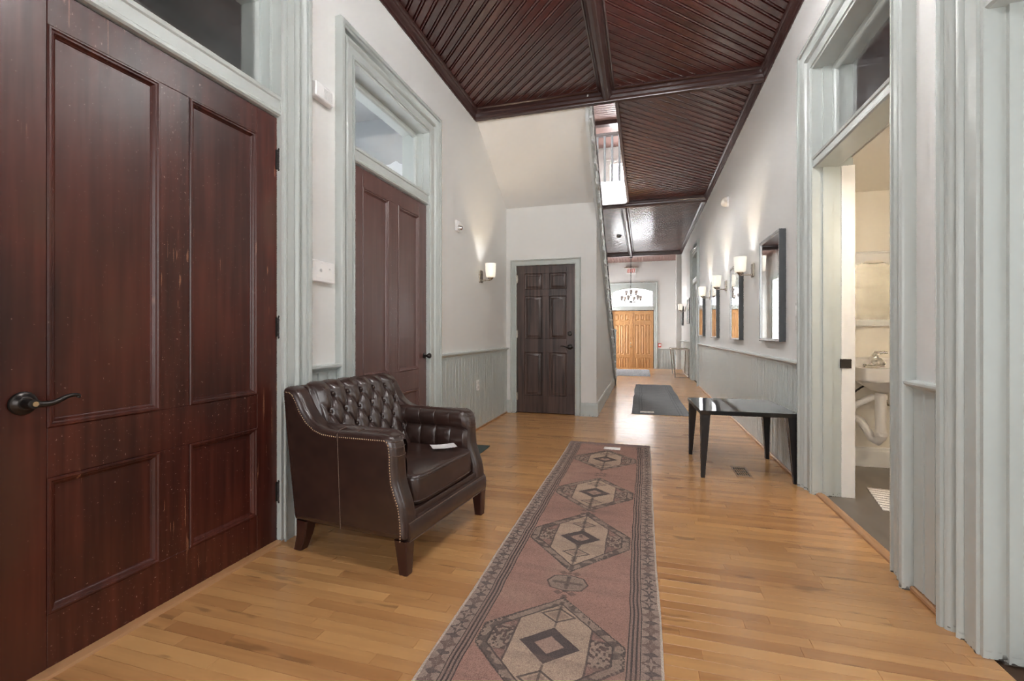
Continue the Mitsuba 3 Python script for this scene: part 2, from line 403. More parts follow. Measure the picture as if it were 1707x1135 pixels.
# ---- walls as extruded outlines with openings
def wall(outline, holes, a, b, axis, cut=None):
    p = Polygon(outline)
    for h in holes: p = p.difference(sbox(*h))
    m = trimesh.creation.extrude_polygon(p, b - a, engine='earcut') if p.geom_type == 'Polygon' else cat(*[trimesh.creation.extrude_polygon(g, b - a, engine='earcut') for g in p.geoms])
    E = {'y': ((1, 0, 0), (0, 0, 1), (0, 1, 0), (0, a, 0)), 'x': ((0, 1, 0), (0, 0, 1), (1, 0, 0), (a, 0, 0))}[axis]
    return m.apply_transform(mapm(*E))
D1, D2 = (.915, 2.155), (2.815, 4.025)
DA, DB, DC = (2.745, 3.895), (1.0, 2.118), (11.24, 12.45)
ZH = 3.155                    # head of the door openings (transom included)
wl = struct('wall_left', 'long off-white plaster wall on the left with two tall dark doors', 'wall')
part(wl, 'plaster', wall([(-2.6, 0), (YF, 0), (YF, ZT), (-2.6, ZT)], [(D1[0], -.1, D1[1], ZH), (D2[0], -.1, D2[1], ZH), (16.6, .25, 17.8, 3.05)], XL - .28, XL, 'x'), 'm_wall', False)
wr = struct('wall_right', 'long off-white plaster wall on the right hung with mirrors and sconces', 'wall')
part(wr, 'plaster', wall([(-2.6, 0), (YF, 0), (YF, ZT), (-2.6, ZT)], [(DA[0], -.1, DA[1], ZH + .03), (DB[0], -.1, DB[1], ZH + .03), (DC[0], -.1, DC[1], ZH - .02)], XR, XR + .24, 'x'), 'm_wall', False)
# pier beyond the hall, where the entrance lies two steps lower
part(wr, 'pier', box(1.06, XR + .01, 16.1, 16.32, -.4, ZC), 'm_wall', False)
wf = struct('wall_far', 'off-white end wall with arched front doorway and upstairs window', 'wall')
FD = (-1.18, .39)             # front door opening (x)
FZ = -.35                     # entrance floor
def arch_poly(x0, x1, z0, zs, zt, n=24):
    a = [(x0, z0), (x1, z0), (x1, zs)]
    c = (x0 + x1) / 2; hw = (x1 - x0) / 2; rise = zt - zs
    R = (hw * hw + rise * rise) / (2 * rise); th = math.asin(hw / R)
    for i in range(1, n): 
        t = th - 2 * th * i / n
        a.append((c + R * math.sin(t), zt - R + R * math.cos(t)))
    return a + [(x0, zs)]
fan = arch_poly(-1.135, .345, 2.25, 2.79, 2.93)
pw = Polygon([(XL, -.45), (XR, -.45), (XR, ZT), (XL, ZT)]).difference(sbox(FD[0], -.5, FD[1], 2.085)).difference(Polygon(fan)).difference(sbox(-1.24, 5.3, .46, 7.8))
fm = trimesh.creation.extrude_polygon(pw, .25, engine='earcut').apply_transform(mapm((1, 0, 0), (0, 0, 1), (0, 1, 0), (0, YF, 0)))
part(wf, 'plaster', fm, 'm_wall', False)
wb = struct('wall_back', 'off-white end wall behind the camera with two unseen tall windows', 'wall')
WBX = ((-1.72, -.62), (-.18, .92))
part(wb, 'plaster', wall([(XL, 0), (XR, 0), (XR, ZC), (XL, ZC)], [(a, .75, b, 3.35) for a, b in WBX], -2.85, -2.6, 'y'), 'm_wall', False)
wc = struct('wall_closet', 'off-white wall under the stairs holding the dark six-panel door', 'wall')
CD = (-1.846, -.95)
part(wc, 'plaster', wall([(XL, 0), (-.648, 0), (-.648, 3.10), (XL, 3.10)], [(CD[0], -.1, CD[1], 2.225)], YC, YC + .12, 'y'), 'm_wall', False)
# sloping soffit under the stairs, spandrel wall beside them
sl = .225
def zlow(y): return .225 + .672 * (10.52 - y)
part(wc, 'sloped_soffit', prism([(5.27, 3.90), (YC + .12, 3.02), (YC + .12, 3.14), (5.27, 4.02)], XL, -.648, 'x'), 'm_wall', False)
ws = struct('wall_stair', 'off-white triangular wall enclosing the space below the staircase', 'wall')
part(ws, 'plaster', prism([(YC, 0), (10.80, 0), (10.80, zlow(10.80) + .06), (YC, zlow(YC) + .06)], -.745, -.647, 'x'), 'm_wall', False)
# upper storey
fu = struct('floor_upper', 'upper storey floor slab seen at the stair opening', 'floor')
part(fu, 'slab', cat(box(-.28, XR, 5.2, YF, ZC + .03, ZU), box(XL, -.28, YO1 + .02, YF, ZC + .03, ZU), box(XL, XR, -2.6, YN, ZC + .03, ZU)), 'm_ceilwhite', False)
part(fu, 'opening_lining', cat(box(-.315, -.28, YO0, YO1, 3.87, ZU), box(XL, -.28, YO0 - .06, YO0 - .03, ZC, ZU)), 'm_ceiltrim', False)
fascia = Polygon([(-2.0, 3.853), (-.318, 3.853), (-.318, 4.33), (-2.0, 4.33)])
part(fu, 'fascia', prism([(-2.0, 3.853), (-.36, 3.853), (-.33, 3.866), (-.318, 3.895), (-.318, 4.33), (-2.0, 4.33)], YO1 - .02, YO1 + .01, 'y'), 'm_stairmark', 30, label='pale painted panel closing the landing edge')
cu = struct('ceiling_upper', 'varnished board ceiling of the upper storey, bright light painted in as pink', 'ceiling')
ub = []
for i in range(-20, 90):
    y = 3.5 + i * .13
    for xa, xb, sg in ((XL, -.4, -1), (-.4, XR, 1)):
        pass
    o = [(y, ZT), (y + .10, ZT), (y + .105, ZT + .012), (y + .125, ZT + .012)]
    x0, x1 = XL, XR
    P = np.array([[(x0, q + .0, zz), (x1, q + 1.6, zz)] for q, zz in o], float)
    if y + 1.6 < YF and y > 3.0: ub.append(grid(P))
part(cu, 'boards', cat(*ub, box(XL, XR, 3.0, YF, ZT + .013, ZT + .05), box(XL, XR, 16.0, YF, ZT - .02, ZT + .01)), 'm_ceil_litpink', False, kind='stuff')
part(cu, 'beam', box(XL, XR, 15.9, 16.12, ZT - .13, ZT), 'm_ceiltrim', False)
part(cu, 'end_partition', box(XL, XR, 2.9, 3.0, ZU, ZT), 'm_wall', False)

# ---- ceiling boards
ce = struct('ceiling', 'dark red-brown varnished beadboard ceiling laid in chevrons', 'ceiling')
BP = .13
BPROF = [(0.0, .022), (.015, .022), (.03, .002), (.05, 0), (.64, 0), (.66, .002), (.675, .022), (.72, .022), (.735, .012), (.77, .005), (.815, .002), (.86, .001), (.905, .002), (.95, .005), (.985, .012), (1.0, .022)]
def boards(x0, x1, y0, y1, sg, singles):
    q0 = min(y0 - sg * x0, y0 - sg * x1); q1 = max(y1 - sg * x0, y1 - sg * x1)
    k = math.floor(q0 / BP); rest = []
    while k * BP < q1:
        V, ok = [], []
        for t, hh in BPROF:
            q = (k + t) * BP
            lo, hi = (y0 - q) / sg, (y1 - q) / sg
            lo, hi = min(lo, hi), max(lo, hi)
            a, b = max(x0, lo), min(x1, hi)
            ok.append(b > a + 1e-4)
            if b <= a: a = b = (a + b) / 2; a = b = min(max(a, x0), x1)
            V.append([(a, min(max(q + sg * a, y0), y1), ZC + hh), (b, min(max(q + sg * b, y0), y1), ZC + hh)])
        k += 1
        if not any(ok): continue
        m = grid(np.array(V)); m.update_faces(m.nondegenerate_faces()); m.remove_unreferenced_vertices()
        if len(m.faces) == 0: continue
        tone, r2 = rng.random(), rng.random()
        if singles(m.vertices[:, 1].max()):
            part(ce, 'board', m, 'm_ceil', False, uv=np.tile([tone, r2], (len(m.vertices), 1)))
        else: rest.append((m, tone, r2))
    return rest
rest = boards(XL + .02, -.44, -2.6, YN, -1, lambda y: y > 2.75)
rest += boards(-.36, XR - .02, -2.6, YN, 1, lambda y: y > 2.75)
rest += boards(-.30, XR - .02, YN + .03, 9.88, 1, lambda y: True)
rest += boards(XL + .02, -.42, 9.88, 16.1, 1, lambda y: True)
rest += boards(-.36, XR - .02, 9.88, 16.1, -1, lambda y: True)
part(ce, 'boards_over_near_end', cat(*[m for m, _, _ in rest]), 'm_ceil', False, uv=np.vstack([np.tile([a, b], (len(m.vertices), 1)) for m, a, b in rest]), kind='stuff')
part(ce, 'backing', cat(box(XL, XR, -2.6, YN, ZC + .024, ZC + .03), box(-.30, XR, YN, YF, ZC + .024, ZC + .03), box(XL, -.28, YO1 + .03, YF, ZC + .024, ZC + .03)), 'm_ceiltrim', False)
RIB = [(-.095, .03), (-.095, -.020), (-.082, -.026), (-.075, -.020), (-.062, -.022), (-.058, -.060), (-.045, -.075), (-.038, -.098), (-.028, -.106), (-.012, -.108), (-.006, -.112), (.006, -.112), (.012, -.108), (.028, -.106), (.038, -.098), (.045, -.075), (.058, -.060), (.062, -.022), (.075, -.020), (.082, -.026), (.095, -.020), (.095, .03)]
for y0, y1 in ((-2.6, YN + .02), (9.9, 16.1)):
    part(ce, 'rib', prism([(-.40 + a, ZC + b) for a, b in RIB], y0, y1, 'y'), 'm_ceiltrim', 35)
BEAM = [(-.075, .03), (-.075, -.012), (-.062, -.020), (-.055, -.012), (-.044, -.016), (-.042, -.050), (-.030, -.062), (-.026, -.092), (-.014, -.104), (-.010, -.118), (.035, -.122), (.040, -.100), (.040, .03)]
part(ce, 'beam', prism([(YN + .0 + a, ZC + b) for a, b in BEAM], XL, XR, 'x'), 'm_ceiltrim', 35)
BEAM2 = BEAM[:-2] + [(.062, -.09), (.075, -.06), (.10, -.03), (.11, .03)]
part(ce, 'beam', prism([(9.80 + a, ZC + b) for a, b in BEAM2], -.84, XR, 'x'), 'm_ceiltrim', 35)
part(ce, 'beam', prism([(16.06 + a, ZC + b) for a, b in BEAM2], XL, XR, 'x'), 'm_ceiltrim', 35)
for M, a, b in ((ML, -2.6, YN), (MR, -2.6, 16.1)):
    part(ce, 'crown_molding', profile_run([(d, 3.825 + z) for d, z in CROWN], M, a, b), 'm_ceiltrim', 35)
part(ce, 'crown_molding', prism([(-2.6 + d, 3.825 + z) for d, z in CROWN], XL, XR, 'x'), 'm_ceiltrim', 35)
# entrance ceiling beyond the last beam: boards running away from the hall
eb = []
n = 30
for i in range(n):
    a, w = XL + (XR - XL) * i / n, (XR - XL) / n
    o = [(a, ZC + .008), (a + .01, ZC), (a + w * .7, ZC), (a + w * .74, ZC + .01), (a + w, ZC + .01)]
    eb.append(grid(np.array([[(x, 16.1, z), (x, YF, z)] for x, z in o], float)))
part(ce, 'entrance_boards', cat(*eb), 'm_ceil_litpink', False, kind='stuff')  # sunlit look painted in as pink

# ---- floor planks
fl = struct('floor', 'honey-coloured narrow strip wood floor running across the hall', 'floor')
PW = .060
def plank(x0, x1, y0, y1):
    z = [rng.uniform(-.00016, .00016) for _ in range(4)]
    e = .0011
    V = [(x0, y0, -.0022), (x1, y0, -.0022), (x1, y1, -.0022), (x0, y1, -.0022), (x0, y0, -.012), (x1, y0, -.012), (x1, y1, -.012), (x0, y1, -.012),
         (x0 + e, y0 + e, z[0]), (x1 - e, y0 + e, z[1]), (x1 - e, y1 - e, z[2]), (x0 + e, y1 - e, z[3])]
    f = [[8, 9, 10, 11]] + [[i, (i + 1) % 4, 8 + (i + 1) % 4, 8 + i] for i in range(4)] + [[4 + i, 4 + (i + 1) % 4, (i + 1) % 4, i] for i in range(4)]
    return mesh(V, f)
rows, single = [], 0
order = []
for j in range(int(-2.6 / PW), int(16.12 / PW) + 1):
    y0 = j * PW; x = XL - .02 - rng.random() * .6
    while x < XR + .015:
        L = rng.choice((.32, .45, .6, .75, .9, 1.1)) * rng.uniform(.9, 1.1)
        if x + L > XR - .06: L = XR + .03 - x
        a, b = max(x, XL - .02), min(x + L, XR + .02)
        if b - a > .001: order.append((j, a, b, y0))
        x += L
near = [o for o in order if .93 < o[3] < 6.0 and not (-.70 < (o[1] + o[2]) / 2 < 0 and -.74 < o[1] and o[2] < .05)]
near = set(sorted(near, key=lambda o: o[3])[:296])
fm_, fuv = [], []
for o in order:
    j, a, b, y0 = o
    m = plank(a, b, y0, y0 + PW)
    tone = min(1, max(0, rng.gauss(.55, .17))); r2 = rng.random()
    uv = np.tile([tone, r2], (len(m.vertices), 1))
    if o in near: part(fl, 'plank', m, 'm_floor', False, uv=uv)
    else: fm_.append(m); fuv.append(uv)
part(fl, 'planks_beyond', cat(*fm_), 'm_floor', False, uv=np.vstack(fuv), kind='stuff')
part(fl, 'subfloor', box(XL - .3, XR + .26, -2.6, 16.12, -.05, -.0125), 'm_subfloor', False)
part(fl, 'entrance_floor', cat(box(XL, XR, 16.12, YF, FZ - .05, FZ), box(XL, XR, 16.12, 16.4, FZ, FZ + .175)), 'm_threshold', False)
part(fl, 'nosing', rbox(XL, 1.06, 16.08, 16.15, -.03, .003, .006), 'm_threshold', False)

# ---- doorways: casing, jambs, transom
def doorway(n, M, s0, s1, zh, depth, wallname, bar_z=(2.44, 2.555), sash_d=-.125, thick=.28, glass=True, lab=''):
    t = struct(f'trim_{n}', f'grey-green moulded door casing with transom light {lab}', 'door casing')
    part(t, 'casing', X(frame(CASING, s0, s1, 0, zh), M), 'm_trim', 35)
    lin = cat(box(s0 - .004, s0 + .018, -thick, .012, 0, zh), box(s1 - .018, s1 + .004, -thick, .012, 0, zh), box(s0, s1, -thick, .012, zh - .018, zh + .004))
    part(t, 'jamb', X(lin, M), 'm_trim', False)
    stop = cat(box(s0 + .018, s0 + .034, -.115, -.055, 0, zh), box(s1 - .034, s1 - .018, -.115, -.055, 0, zh))
    part(t, 'stop', X(stop, M), 'm_trim', False)
    za, zb = bar_z
    bar = [(-.16, za), (-.002, za), (.008, za + .008), (.008, za + .022), (.002, za + .03), (.002, zb - .03), (.010, zb - .024), (.014, zb - .008), (.006, zb), (-.16, zb + .012)]
    part(t, 'transom_bar', profile_run(bar, M, s0 + .017, s1 - .017), 'm_trim', 30)
    w = struct(f'window_{n}', f'single-pane transom light {lab}', 'transom window')
    a, b, c, d = s0 + .018, s1 - .018, zb + .012, zh - .018
    SASH = [(0, -.02), (0, .012), (-.034, .012), (-.044, .004), (-.048, -.006), (-.048, -.02)]
    m = frame([(q, sash_d + dd) for q, dd in SASH], a, b, c, d, closed=True)
    part(w, 'sash', X(m, M), 'm_trim', 30)
    part(w, 'pane', X(box(a + .046, b - .046, sash_d - .006, sash_d - .004, c + .046, d - .046), M), 'm_glass', False)
    return t
doorway(1, ML, D1[0], D1[1], ZH, .1, wl, lab='around the big scratched mahogany door')
doorway(2, ML, D2[0], D2[1], ZH, .1, wl, lab='around the plum-brown door behind the armchair')
doorway(3, MR, DA[0], DA[1], ZH + .03, .1, wr, bar_z=(2.425, 2.515), thick=.25, lab='around the open bathroom doorway')
doorway(4, MR, DB[0], DB[1], ZH + .03, .1, wr, bar_z=(2.395, 2.505), thick=.25, lab='around the opening at the right edge of the picture')
doorway(5, MR, DC[0], DC[1], ZH - .02, .1, wr, thick=.25, lab='around the far door beyond the mirrors')
part('trim_3', 'inner_jamb', cat(box(XR + .175, XR + .26, DA[1] - .024, DA[1] - .016, .0, 2.425), box(XR + .175, XR + .26, DA[0] + .016, DA[0] + .024, 0, 2.425)), 'm_trimwhite', False, label='white inner face of the jamb')
sp = part('trim_3', 'strike_plate', rbox(XR + .165, XR + .235, DA[1] - .034, DA[1] - .020, .945, 1.012, .003), 'm_iron', False, label='dark metal strike plate')

# ---- panelled doors
def door_leaf(name, label, M, s0, s1, z0, z1, cols, rows, m, d=-.02, th=.042, ring=.030, raised=False, stiles=True):
    """cols/rows: panel openings; stiles and rails are separate pieces"""
    t = struct(name, label, 'door')
    g = .0006
    cs = sorted(cols); 
    part(t, 'stile', X(rbox(s0, cs[0][0], d - th, d, z0, z1, .002), M), m, False)
    part(t, 'stile', X(rbox(cs[-1][1], s1, d - th, d, z0, z1, .002), M), m, False)
    rs = sorted(rows)
    zz = [(z0, rs[0][0])] + [(rs[i][1], rs[i + 1][0]) for i in range(len(rs) - 1)] + [(rs[-1][1], z1)]
    for a, b in zz: part(t, 'rail', X(rbox(cs[0][0] + g, cs[-1][1] - g, d - th, d - .0006, a, b, .002), M), m, False)
    for a, b in rs:
        for i in range(len(cs) - 1):
            part(t, 'mullion', X(rbox(cs[i][1], cs[i + 1][0], d - th, d - .0012, a - g, b + g, .002), M), m, False)
    for a, b in rs:
        for c0, c1 in cs:
            if raised:
                r = min(.045, .3 * min(c1 - c0, b - a))
                P = [(0, -.003), (-.004, -.010), (-.010, -.014), (-.018, -.017), (-.022, -.017), (-.022 - r * .6, -.005), (-.024 - r * .6, -.003)]
                k = -.024 - r * .6
            else:
                P = [(.0, .0), (-.004, .006), (-.010, .006), (-.014, .001), (-.020, -.001), (-.026, -.010), (-.030, -.012), (-.032, -.016)]
                k = -.032
            pm = frame([(w, d + dd) for w, dd in P], c0, c1, a, b, closed=True)
            field = box(c0 - k - .001, c1 + k + .001, d - .03, d + P[-1][1], a - k - .001, b + k + .001)
            field = cat(field, box(c0 - .008, c1 + .008, d - .036, d - .024, a - .008, b + .008))
            p = part(t, 'panel', X(field, M), m, False)
            part(p, 'molding', X(pm, M), m, 30)
    return t
C1, R1 = [(1.088, 1.48), (1.613, 1.998)], [(.205, .687), (.866, 2.292)]
d1 = door_leaf('door_1', 'big glossy mahogany four-panel door, worn and scratched, nearest on the left', ML, .925, 2.138, .012, 2.433, C1, R1, 'm_door')
C2, R2 = [(2.966, 3.335), (3.482, 3.862)], [(.205, .687), (.866, 2.30)]
d2 = door_leaf('door_2', 'plum-brown four-panel door behind the leather armchair', ML, 2.826, 4.014, .012, 2.433, C2, R2, 'm_door2')
CC, RC = [(-1.722, -1.452), (-1.338, -1.085)], [(.267, .913), (1.12, 1.755), (1.857, 2.095)]
d3 = door_leaf('door_3', 'dark brown six-panel door under the stairs', MC, -1.838, -.958, .012, 2.212, CC, RC, 'm_door3', raised=True)
# front doors
fx = [(-1.165, -.402), (-.398, .372)]
for i, (a, b) in enumerate(fx):
    wd = (b - a)
    cols = [(a + .10, a + .27), (a + .315, a + wd - .315), (a + wd - .27, a + wd - .10)]
    t = door_leaf(f'door_{4 + i}', 'honey oak panelled front door, ' + ('left leaf with the lock' if i == 0 else 'right leaf lit golden'), MF, a, b, FZ + .012, 2.07, cols, [(-.20, .26), (.38, 1.52), (1.70, 1.93)], 'm_oak', d=-.06, ring=.02, raised=True)
part('door_4', 'handle', cat(X(lathe([(0, 0), (.03, 0), (.03, .012), (.012, .016), (.012, .04), (.028, .05), (.03, .065), (.02, .08), (0, .082)], 16), mapm((1, 0, 0), (0, 0, 1), (0, -1, 0), (-.47, YF + .06, .70))), X(lathe([(0, 0), (.03, 0), (.028, .015), (0, .018)], 16), mapm((1, 0, 0), (0, 0, 1), (0, -1, 0), (-.47, YF + .06, .82)))), 'm_brass', 30, label='brass knob and deadbolt')
part('door_5', 'astragal', rbox(-.41, -.385, YF + .045, YF + .06, FZ + .02, 2.06, .004), 'm_oak', False)
dC = door_leaf('door_6', 'door in the far doorway on the right wall', mapm((0, 1, 0), (-1, 0, 0), (0, 0, 1), (XR + .02, 0, 0)), DC[0] + .02, DC[1] - .02, .012, 2.43, [(11.40, 11.76), (11.93, 12.29)], [(.205, .687), (.866, 2.30)], 'm_trim')
# door 1 hardware
def hinge(parent, M, s, z, m='m_iron'):
    h = cat(box(s - .018, s + .018, -.022, -.014, z - .055, z + .055), trimesh.creation.cylinder(.008, .112, sections=12).apply_translation((s, -.008, z)),
            trimesh.creation.icosphere(1, .009).apply_translation((s, -.008, z + .060)), trimesh.creation.icosphere(1, .009).apply_translation((s, -.008, z - .060)))
    part(parent, 'hinge', X(h, M), m, 30)
for z in (2.195, 1.235, .293): hinge(d1, ML, 2.143, z)
for z in (2.20, 1.235, .30): hinge(d2, ML, 2.826, z)
for z in (2.02, 1.19, .25): hinge(d3, MC, -1.842, z, 'm_nickel')
def lever(parent, M, s, z, d, sgn, sc=1.0, key=True):
    """rose, stem and a curled lever that reaches along sgn*s"""
    A = mapm((1, 0, 0), (0, 0, 1), (0, 1, 0), (s, d, z))     # lathe axis -> d
    rose = lathe([(0, 0), (.037, 0), (.040, .004), (.037, .009), (.030, .012), (.024, .020), (.020, .022), (0, .022)], 32).apply_transform(A)
    stem = lathe([(.017, .02), (.016, .05), (.017, .062), (.015, .066), (0, .067)], 24).apply_transform(A)
    k = part(parent, 'lever_handle', X(cat(rose, stem), M), 'm_bronze', 30, label='dark bronze lever handle')
    path = spline([(s, d + .056, z), (s + sgn * .025, d + .058, z - .004), (s + sgn * .055, d + .058, z - .002), (s + sgn * .09, d + .056, z + .012), (s + sgn * .115, d + .055, z + .016), (s + sgn * .128, d + .055, z + .012), (s + sgn * .126, d + .055, z + .004)], 40)
    r = np.interp(np.linspace(0, 1, 40), [0, .12, .5, .8, .95, 1], [.013, .011, .0085, .007, .0065, .005])
    part(k, 'lever', X(tube(path, r, 10), M), 'm_bronze', 60)
    if key: part(k, 'keyhole', X(cat(lathe([(0, .066), (.0085, .066), (.0085, .069), (0, .069)], 16).apply_transform(A), box(s - .0012, s + .0012, d + .069, d + .0695, z - .005, z + .005)), M), 'm_brass', False)
lever(d1, ML, 1.022, .963, -.02, 1)
k = part(d2, 'knob', X(lathe([(0, 0), (.026, 0), (.026, .006), (.010, .012), (.009, .030), (.020, .040), (.026, .052), (.022, .066), (0, .072)], 20), mapm((0, 1, 0), (0, 0, 1), (1, 0, 0), (XL - .02, 3.965, .985))), 'm_bronze', 40, label='dark bronze door knob')
lever(d3, MC, -1.03, 1.0, -.02, -1, key=False)
part(d3, 'deadbolt', X(lathe([(0, 0), (.034, 0), (.034, .010), (.024, .014), (.022, .022), (0, .023)], 24), mapm((1, 0, 0), (0, 0, 1), (0, -1, 0), (-1.033, YC + .02, 1.195))), 'm_bronze', 30, label='round deadbolt')
# threshold strips at door 1 and the bathroom
part('trim_1', 'threshold', prism([(XL - .03, 0), (XL + .022, 0), (XL + .018, .010), (XL + .006, .016), (XL - .03, .017)], .95, 2.15, 'y'), 'm_threshold', 30)
part('trim_3', 'threshold', prism([(XR + .012, -.002), (XR + .07, -.002), (XR + .066, .012), (XR + .05, .018), (XR + .03, .018), (XR + .016, .010)], DA[0], DA[1], 'y'), 'm_threshold', 30)
part('trim_3', 'sill', box(XR, XR + .3, DA[0], DA[1], -.02, -.001), 'm_darkgap', False)
# closet door casing
t6 = struct('trim_6', 'grey-green casing around the dark six-panel door', 'door casing')
CAS2 = [(0, -.02), (0, .014), (.006, .018), (.016, .012), (.060, .012), (.066, .022), (.078, .028), (.084, .022), (.084, 0)]
part(t6, 'casing', X(frame(CAS2, CD[0], CD[1], 0, 2.218), MC), 'm_trim', 35)
part(t6, 'jamb', X(cat(box(CD[0] - .003, CD[0] + .006, -.12, .012, 0, 2.222), box(CD[1] - .006, CD[1] + .003, -.12, .012, 0, 2.222), box(CD[0], CD[1], -.12, .012, 2.214, 2.222)), MC), 'm_trim', False)
part(t6, 'closet_back', box(XL, -.75, YC + .13, YC + .16, 0, 2.3), 'm_darkgap', False)
# front doorway surround
t7 = struct('trim_7', 'pale grey arched surround of the front doors', 'door casing')
sur = Polygon([(-1.30, FZ), (.513, FZ), (.513, 3.15), (-1.30, 3.15)]).difference(sbox(FD[0], -1, FD[1], 2.085)).difference(Polygon(fan))
part(t7, 'surround', trimesh.creation.extrude_polygon(sur, .03, engine='earcut').apply_transform(mapm((1, 0, 0), (0, 0, 1), (0, 1, 0), (0, YF - .03, 0))), 'm_trim', False)
part(t7, 'outer_band', X(frame([(0, 0), (0, .045), (.02, .055), (.05, .045), (.06, .03), (.06, 0)], -1.27, .47, FZ, 3.11), MF), 'm_trim', 30)
part(t7, 'transom_bar', rbox(FD[0], FD[1], YF - .06, YF + .06, 2.09, 2.24, .008), 'm_trim', False)
w6 = struct('window_6', 'bright arched fanlight above the front doors', 'window')
part(w6, 'pane', trimesh.creation.extrude_polygon(Polygon(fan), .004, engine='earcut').apply_transform(mapm((1, 0, 0), (0, 0, 1), (0, 1, 0), (0, YF + .10, 0))), 'm_white', False, **emit(DAY_FRONT))
for x in (-.80, .05): part(w6, 'glazing_bar', rbox(x - .008, x + .008, YF + .07, YF + .095, 2.25, 2.90, .003), 'm_trimwhite', False)
w7 = struct('window_7', 'tall bright window in the upper storey end wall', 'window')
part(w7, 'casing', X(frame(CASING, -1.24, .46, 5.3, 7.8, closed=True), MF), 'm_trimwhite', 35)
part(w7, 'pane', box(-1.2, .42, YF + .12, YF + .124, 5.34, 7.76), 'm_white', False, **emit(DAY_UPPER))
part(w7, 'glazing_bar', cat(rbox(-.42, -.36, YF + .07, YF + .11, 5.3, 7.8, .004), rbox(-1.24, .46, YF + .07, YF + .11, 6.5, 6.56, .004)), 'm_trimwhite', False)
w11 = struct('window_11', 'unseen tall side window placed to light the entrance', 'window')
part(w11, 'pane', box(XL - .14, XL - .135, 16.65, 17.75, .3, 3.0), 'm_white', False, **emit(UNSEEN_DAY_SIDE))
part(w11, 'casing', X(frame(CASING, 16.6, 17.8, .25, 3.05, closed=True), ML), 'm_trim', 35)
w13 = struct('window_13', 'added fill window on the left wall of the upper storey', 'window')
part(w13, 'pane', box(XL + .002, XL + .006, 6.2, 8.6, 5.2, 7.8), 'm_white', False, **emit(FILL_DAY_STAIR))  # added glowing pane, fill for the landing edge and stairwell
part(w13, 'casing', X(frame(CASING, 6.2, 8.6, 5.2, 7.8, closed=True), ML), 'm_trimwhite', 35)
w12 = struct('window_12', 'added fill window in the side room beyond the right edge', 'window')
part(w12, 'pane', box(2.985, 2.99, -.4, 1.6, .8, 2.9), 'm_white', False, **emit(FILL_DAY_SIDEROOM))  # added glowing pane, fill through the right-hand opening
part(w12, 'casing', X(frame([(0, 0), (0, .03), (.1, .03), (.1, 0)], -.4, 1.6, .8, 2.9, closed=True), mapm((0, 1, 0), (-1, 0, 0), (0, 0, 1), (3.0, 0, 0))), 'm_trimwhite', 35)
for i, (a, b) in enumerate(WBX):
    w = struct(f'window_{8 + i}', 'unseen tall sash window behind the camera, placed to light the near hall', 'window')
    part(w, 'casing', X(frame(CASING, a, b, .75, 3.35, closed=True), MB), 'm_trim', 35)
    part(w, 'pane', box(a + .02, b - .02, -2.76, -2.756, .77, 3.33), 'm_white', False, **emit(UNSEEN_DAY_REAR))
    part(w, 'glazing_bar', cat(rbox(a, b, -2.72, -2.68, 2.02, 2.08, .004), rbox((a + b) / 2 - .012, (a + b) / 2 + .012, -2.71, -2.69, .75, 3.35, .004)), 'm_trim', False)

# ---- wainscot, chair rails, baseboards
wainscot(wr, MR, DA[1] + .19, DC[0] - .19, .018, .935)
chair_rail(wr, MR, DA[1] + .19, DC[0] - .19, .965)
wainscot(wr, MR, DB[1] + .175, DA[0] - .19, .03, .945, pitch=.085, bead=False)
chair_rail(wr, MR, DB[1] + .175, DA[0] - .185, .972)
wainscot(wr, MR, DC[1] + .19, 16.1, .018, .935)
chair_rail(wr, MR, DC[1] + .19, 16.1, .965)
wainscot(wl, ML, D2[1] + .19, YC, .02, .945, pitch=.085, bead=False)
chair_rail(wl, ML, D2[1] + .19, YC - .03, .975)
wainscot(wl, ML, D1[1] + .19, D2[0] - .19, .02, .95, pitch=.085, bead=False)
chair_rail(wl, ML, D1[1] + .19, D2[0] - .185, .985)
part(wr, 'base_shoe', X(cat(rbox(DA[1] + .19, DC[0] - .19, 0, .028, 0, .026, .006), rbox(DB[1] + .175, DA[0] - .19, 0, .028, 0, .026, .006)), MR), 'm_threshold', False)
part(wl, 'base_shoe', X(cat(rbox(D2[1] + .19, YC, 0, .022, 0, .02, .006), rbox(D1[1] + .19, D2[0] - .19, 0, .022, 0, .02, .006)), ML), 'm_threshold', False)
BASE = [(0, 0), (.020, 0), (.020, .150), (.016, .160), (.014, .176), (.006, .190), (0, .192)]
bs = struct('baseboard_stair', 'grey-green tall baseboard wrapping the stair wall', 'baseboard')
part(bs, 'run', prism([(-.647 + d, z) for d, z in BASE], YC - .02, 11.0, 'y'), 'm_trim', 30)
part(bs, 'run', cat(profile_run(BASE, MC, CD[1] + .084, -.627), profile_run(BASE, MC, XL + .012, CD[0] - .084)), 'm_trim', 30)
bf = struct('baseboard_far', 'grey wainscot panel beside the front doors', 'wainscot')
wainscot(bf, MF, .53, 1.22, FZ, .58, pitch=.1, bead=False)
chair_rail(bf, MF, .53, 1.22, .61)

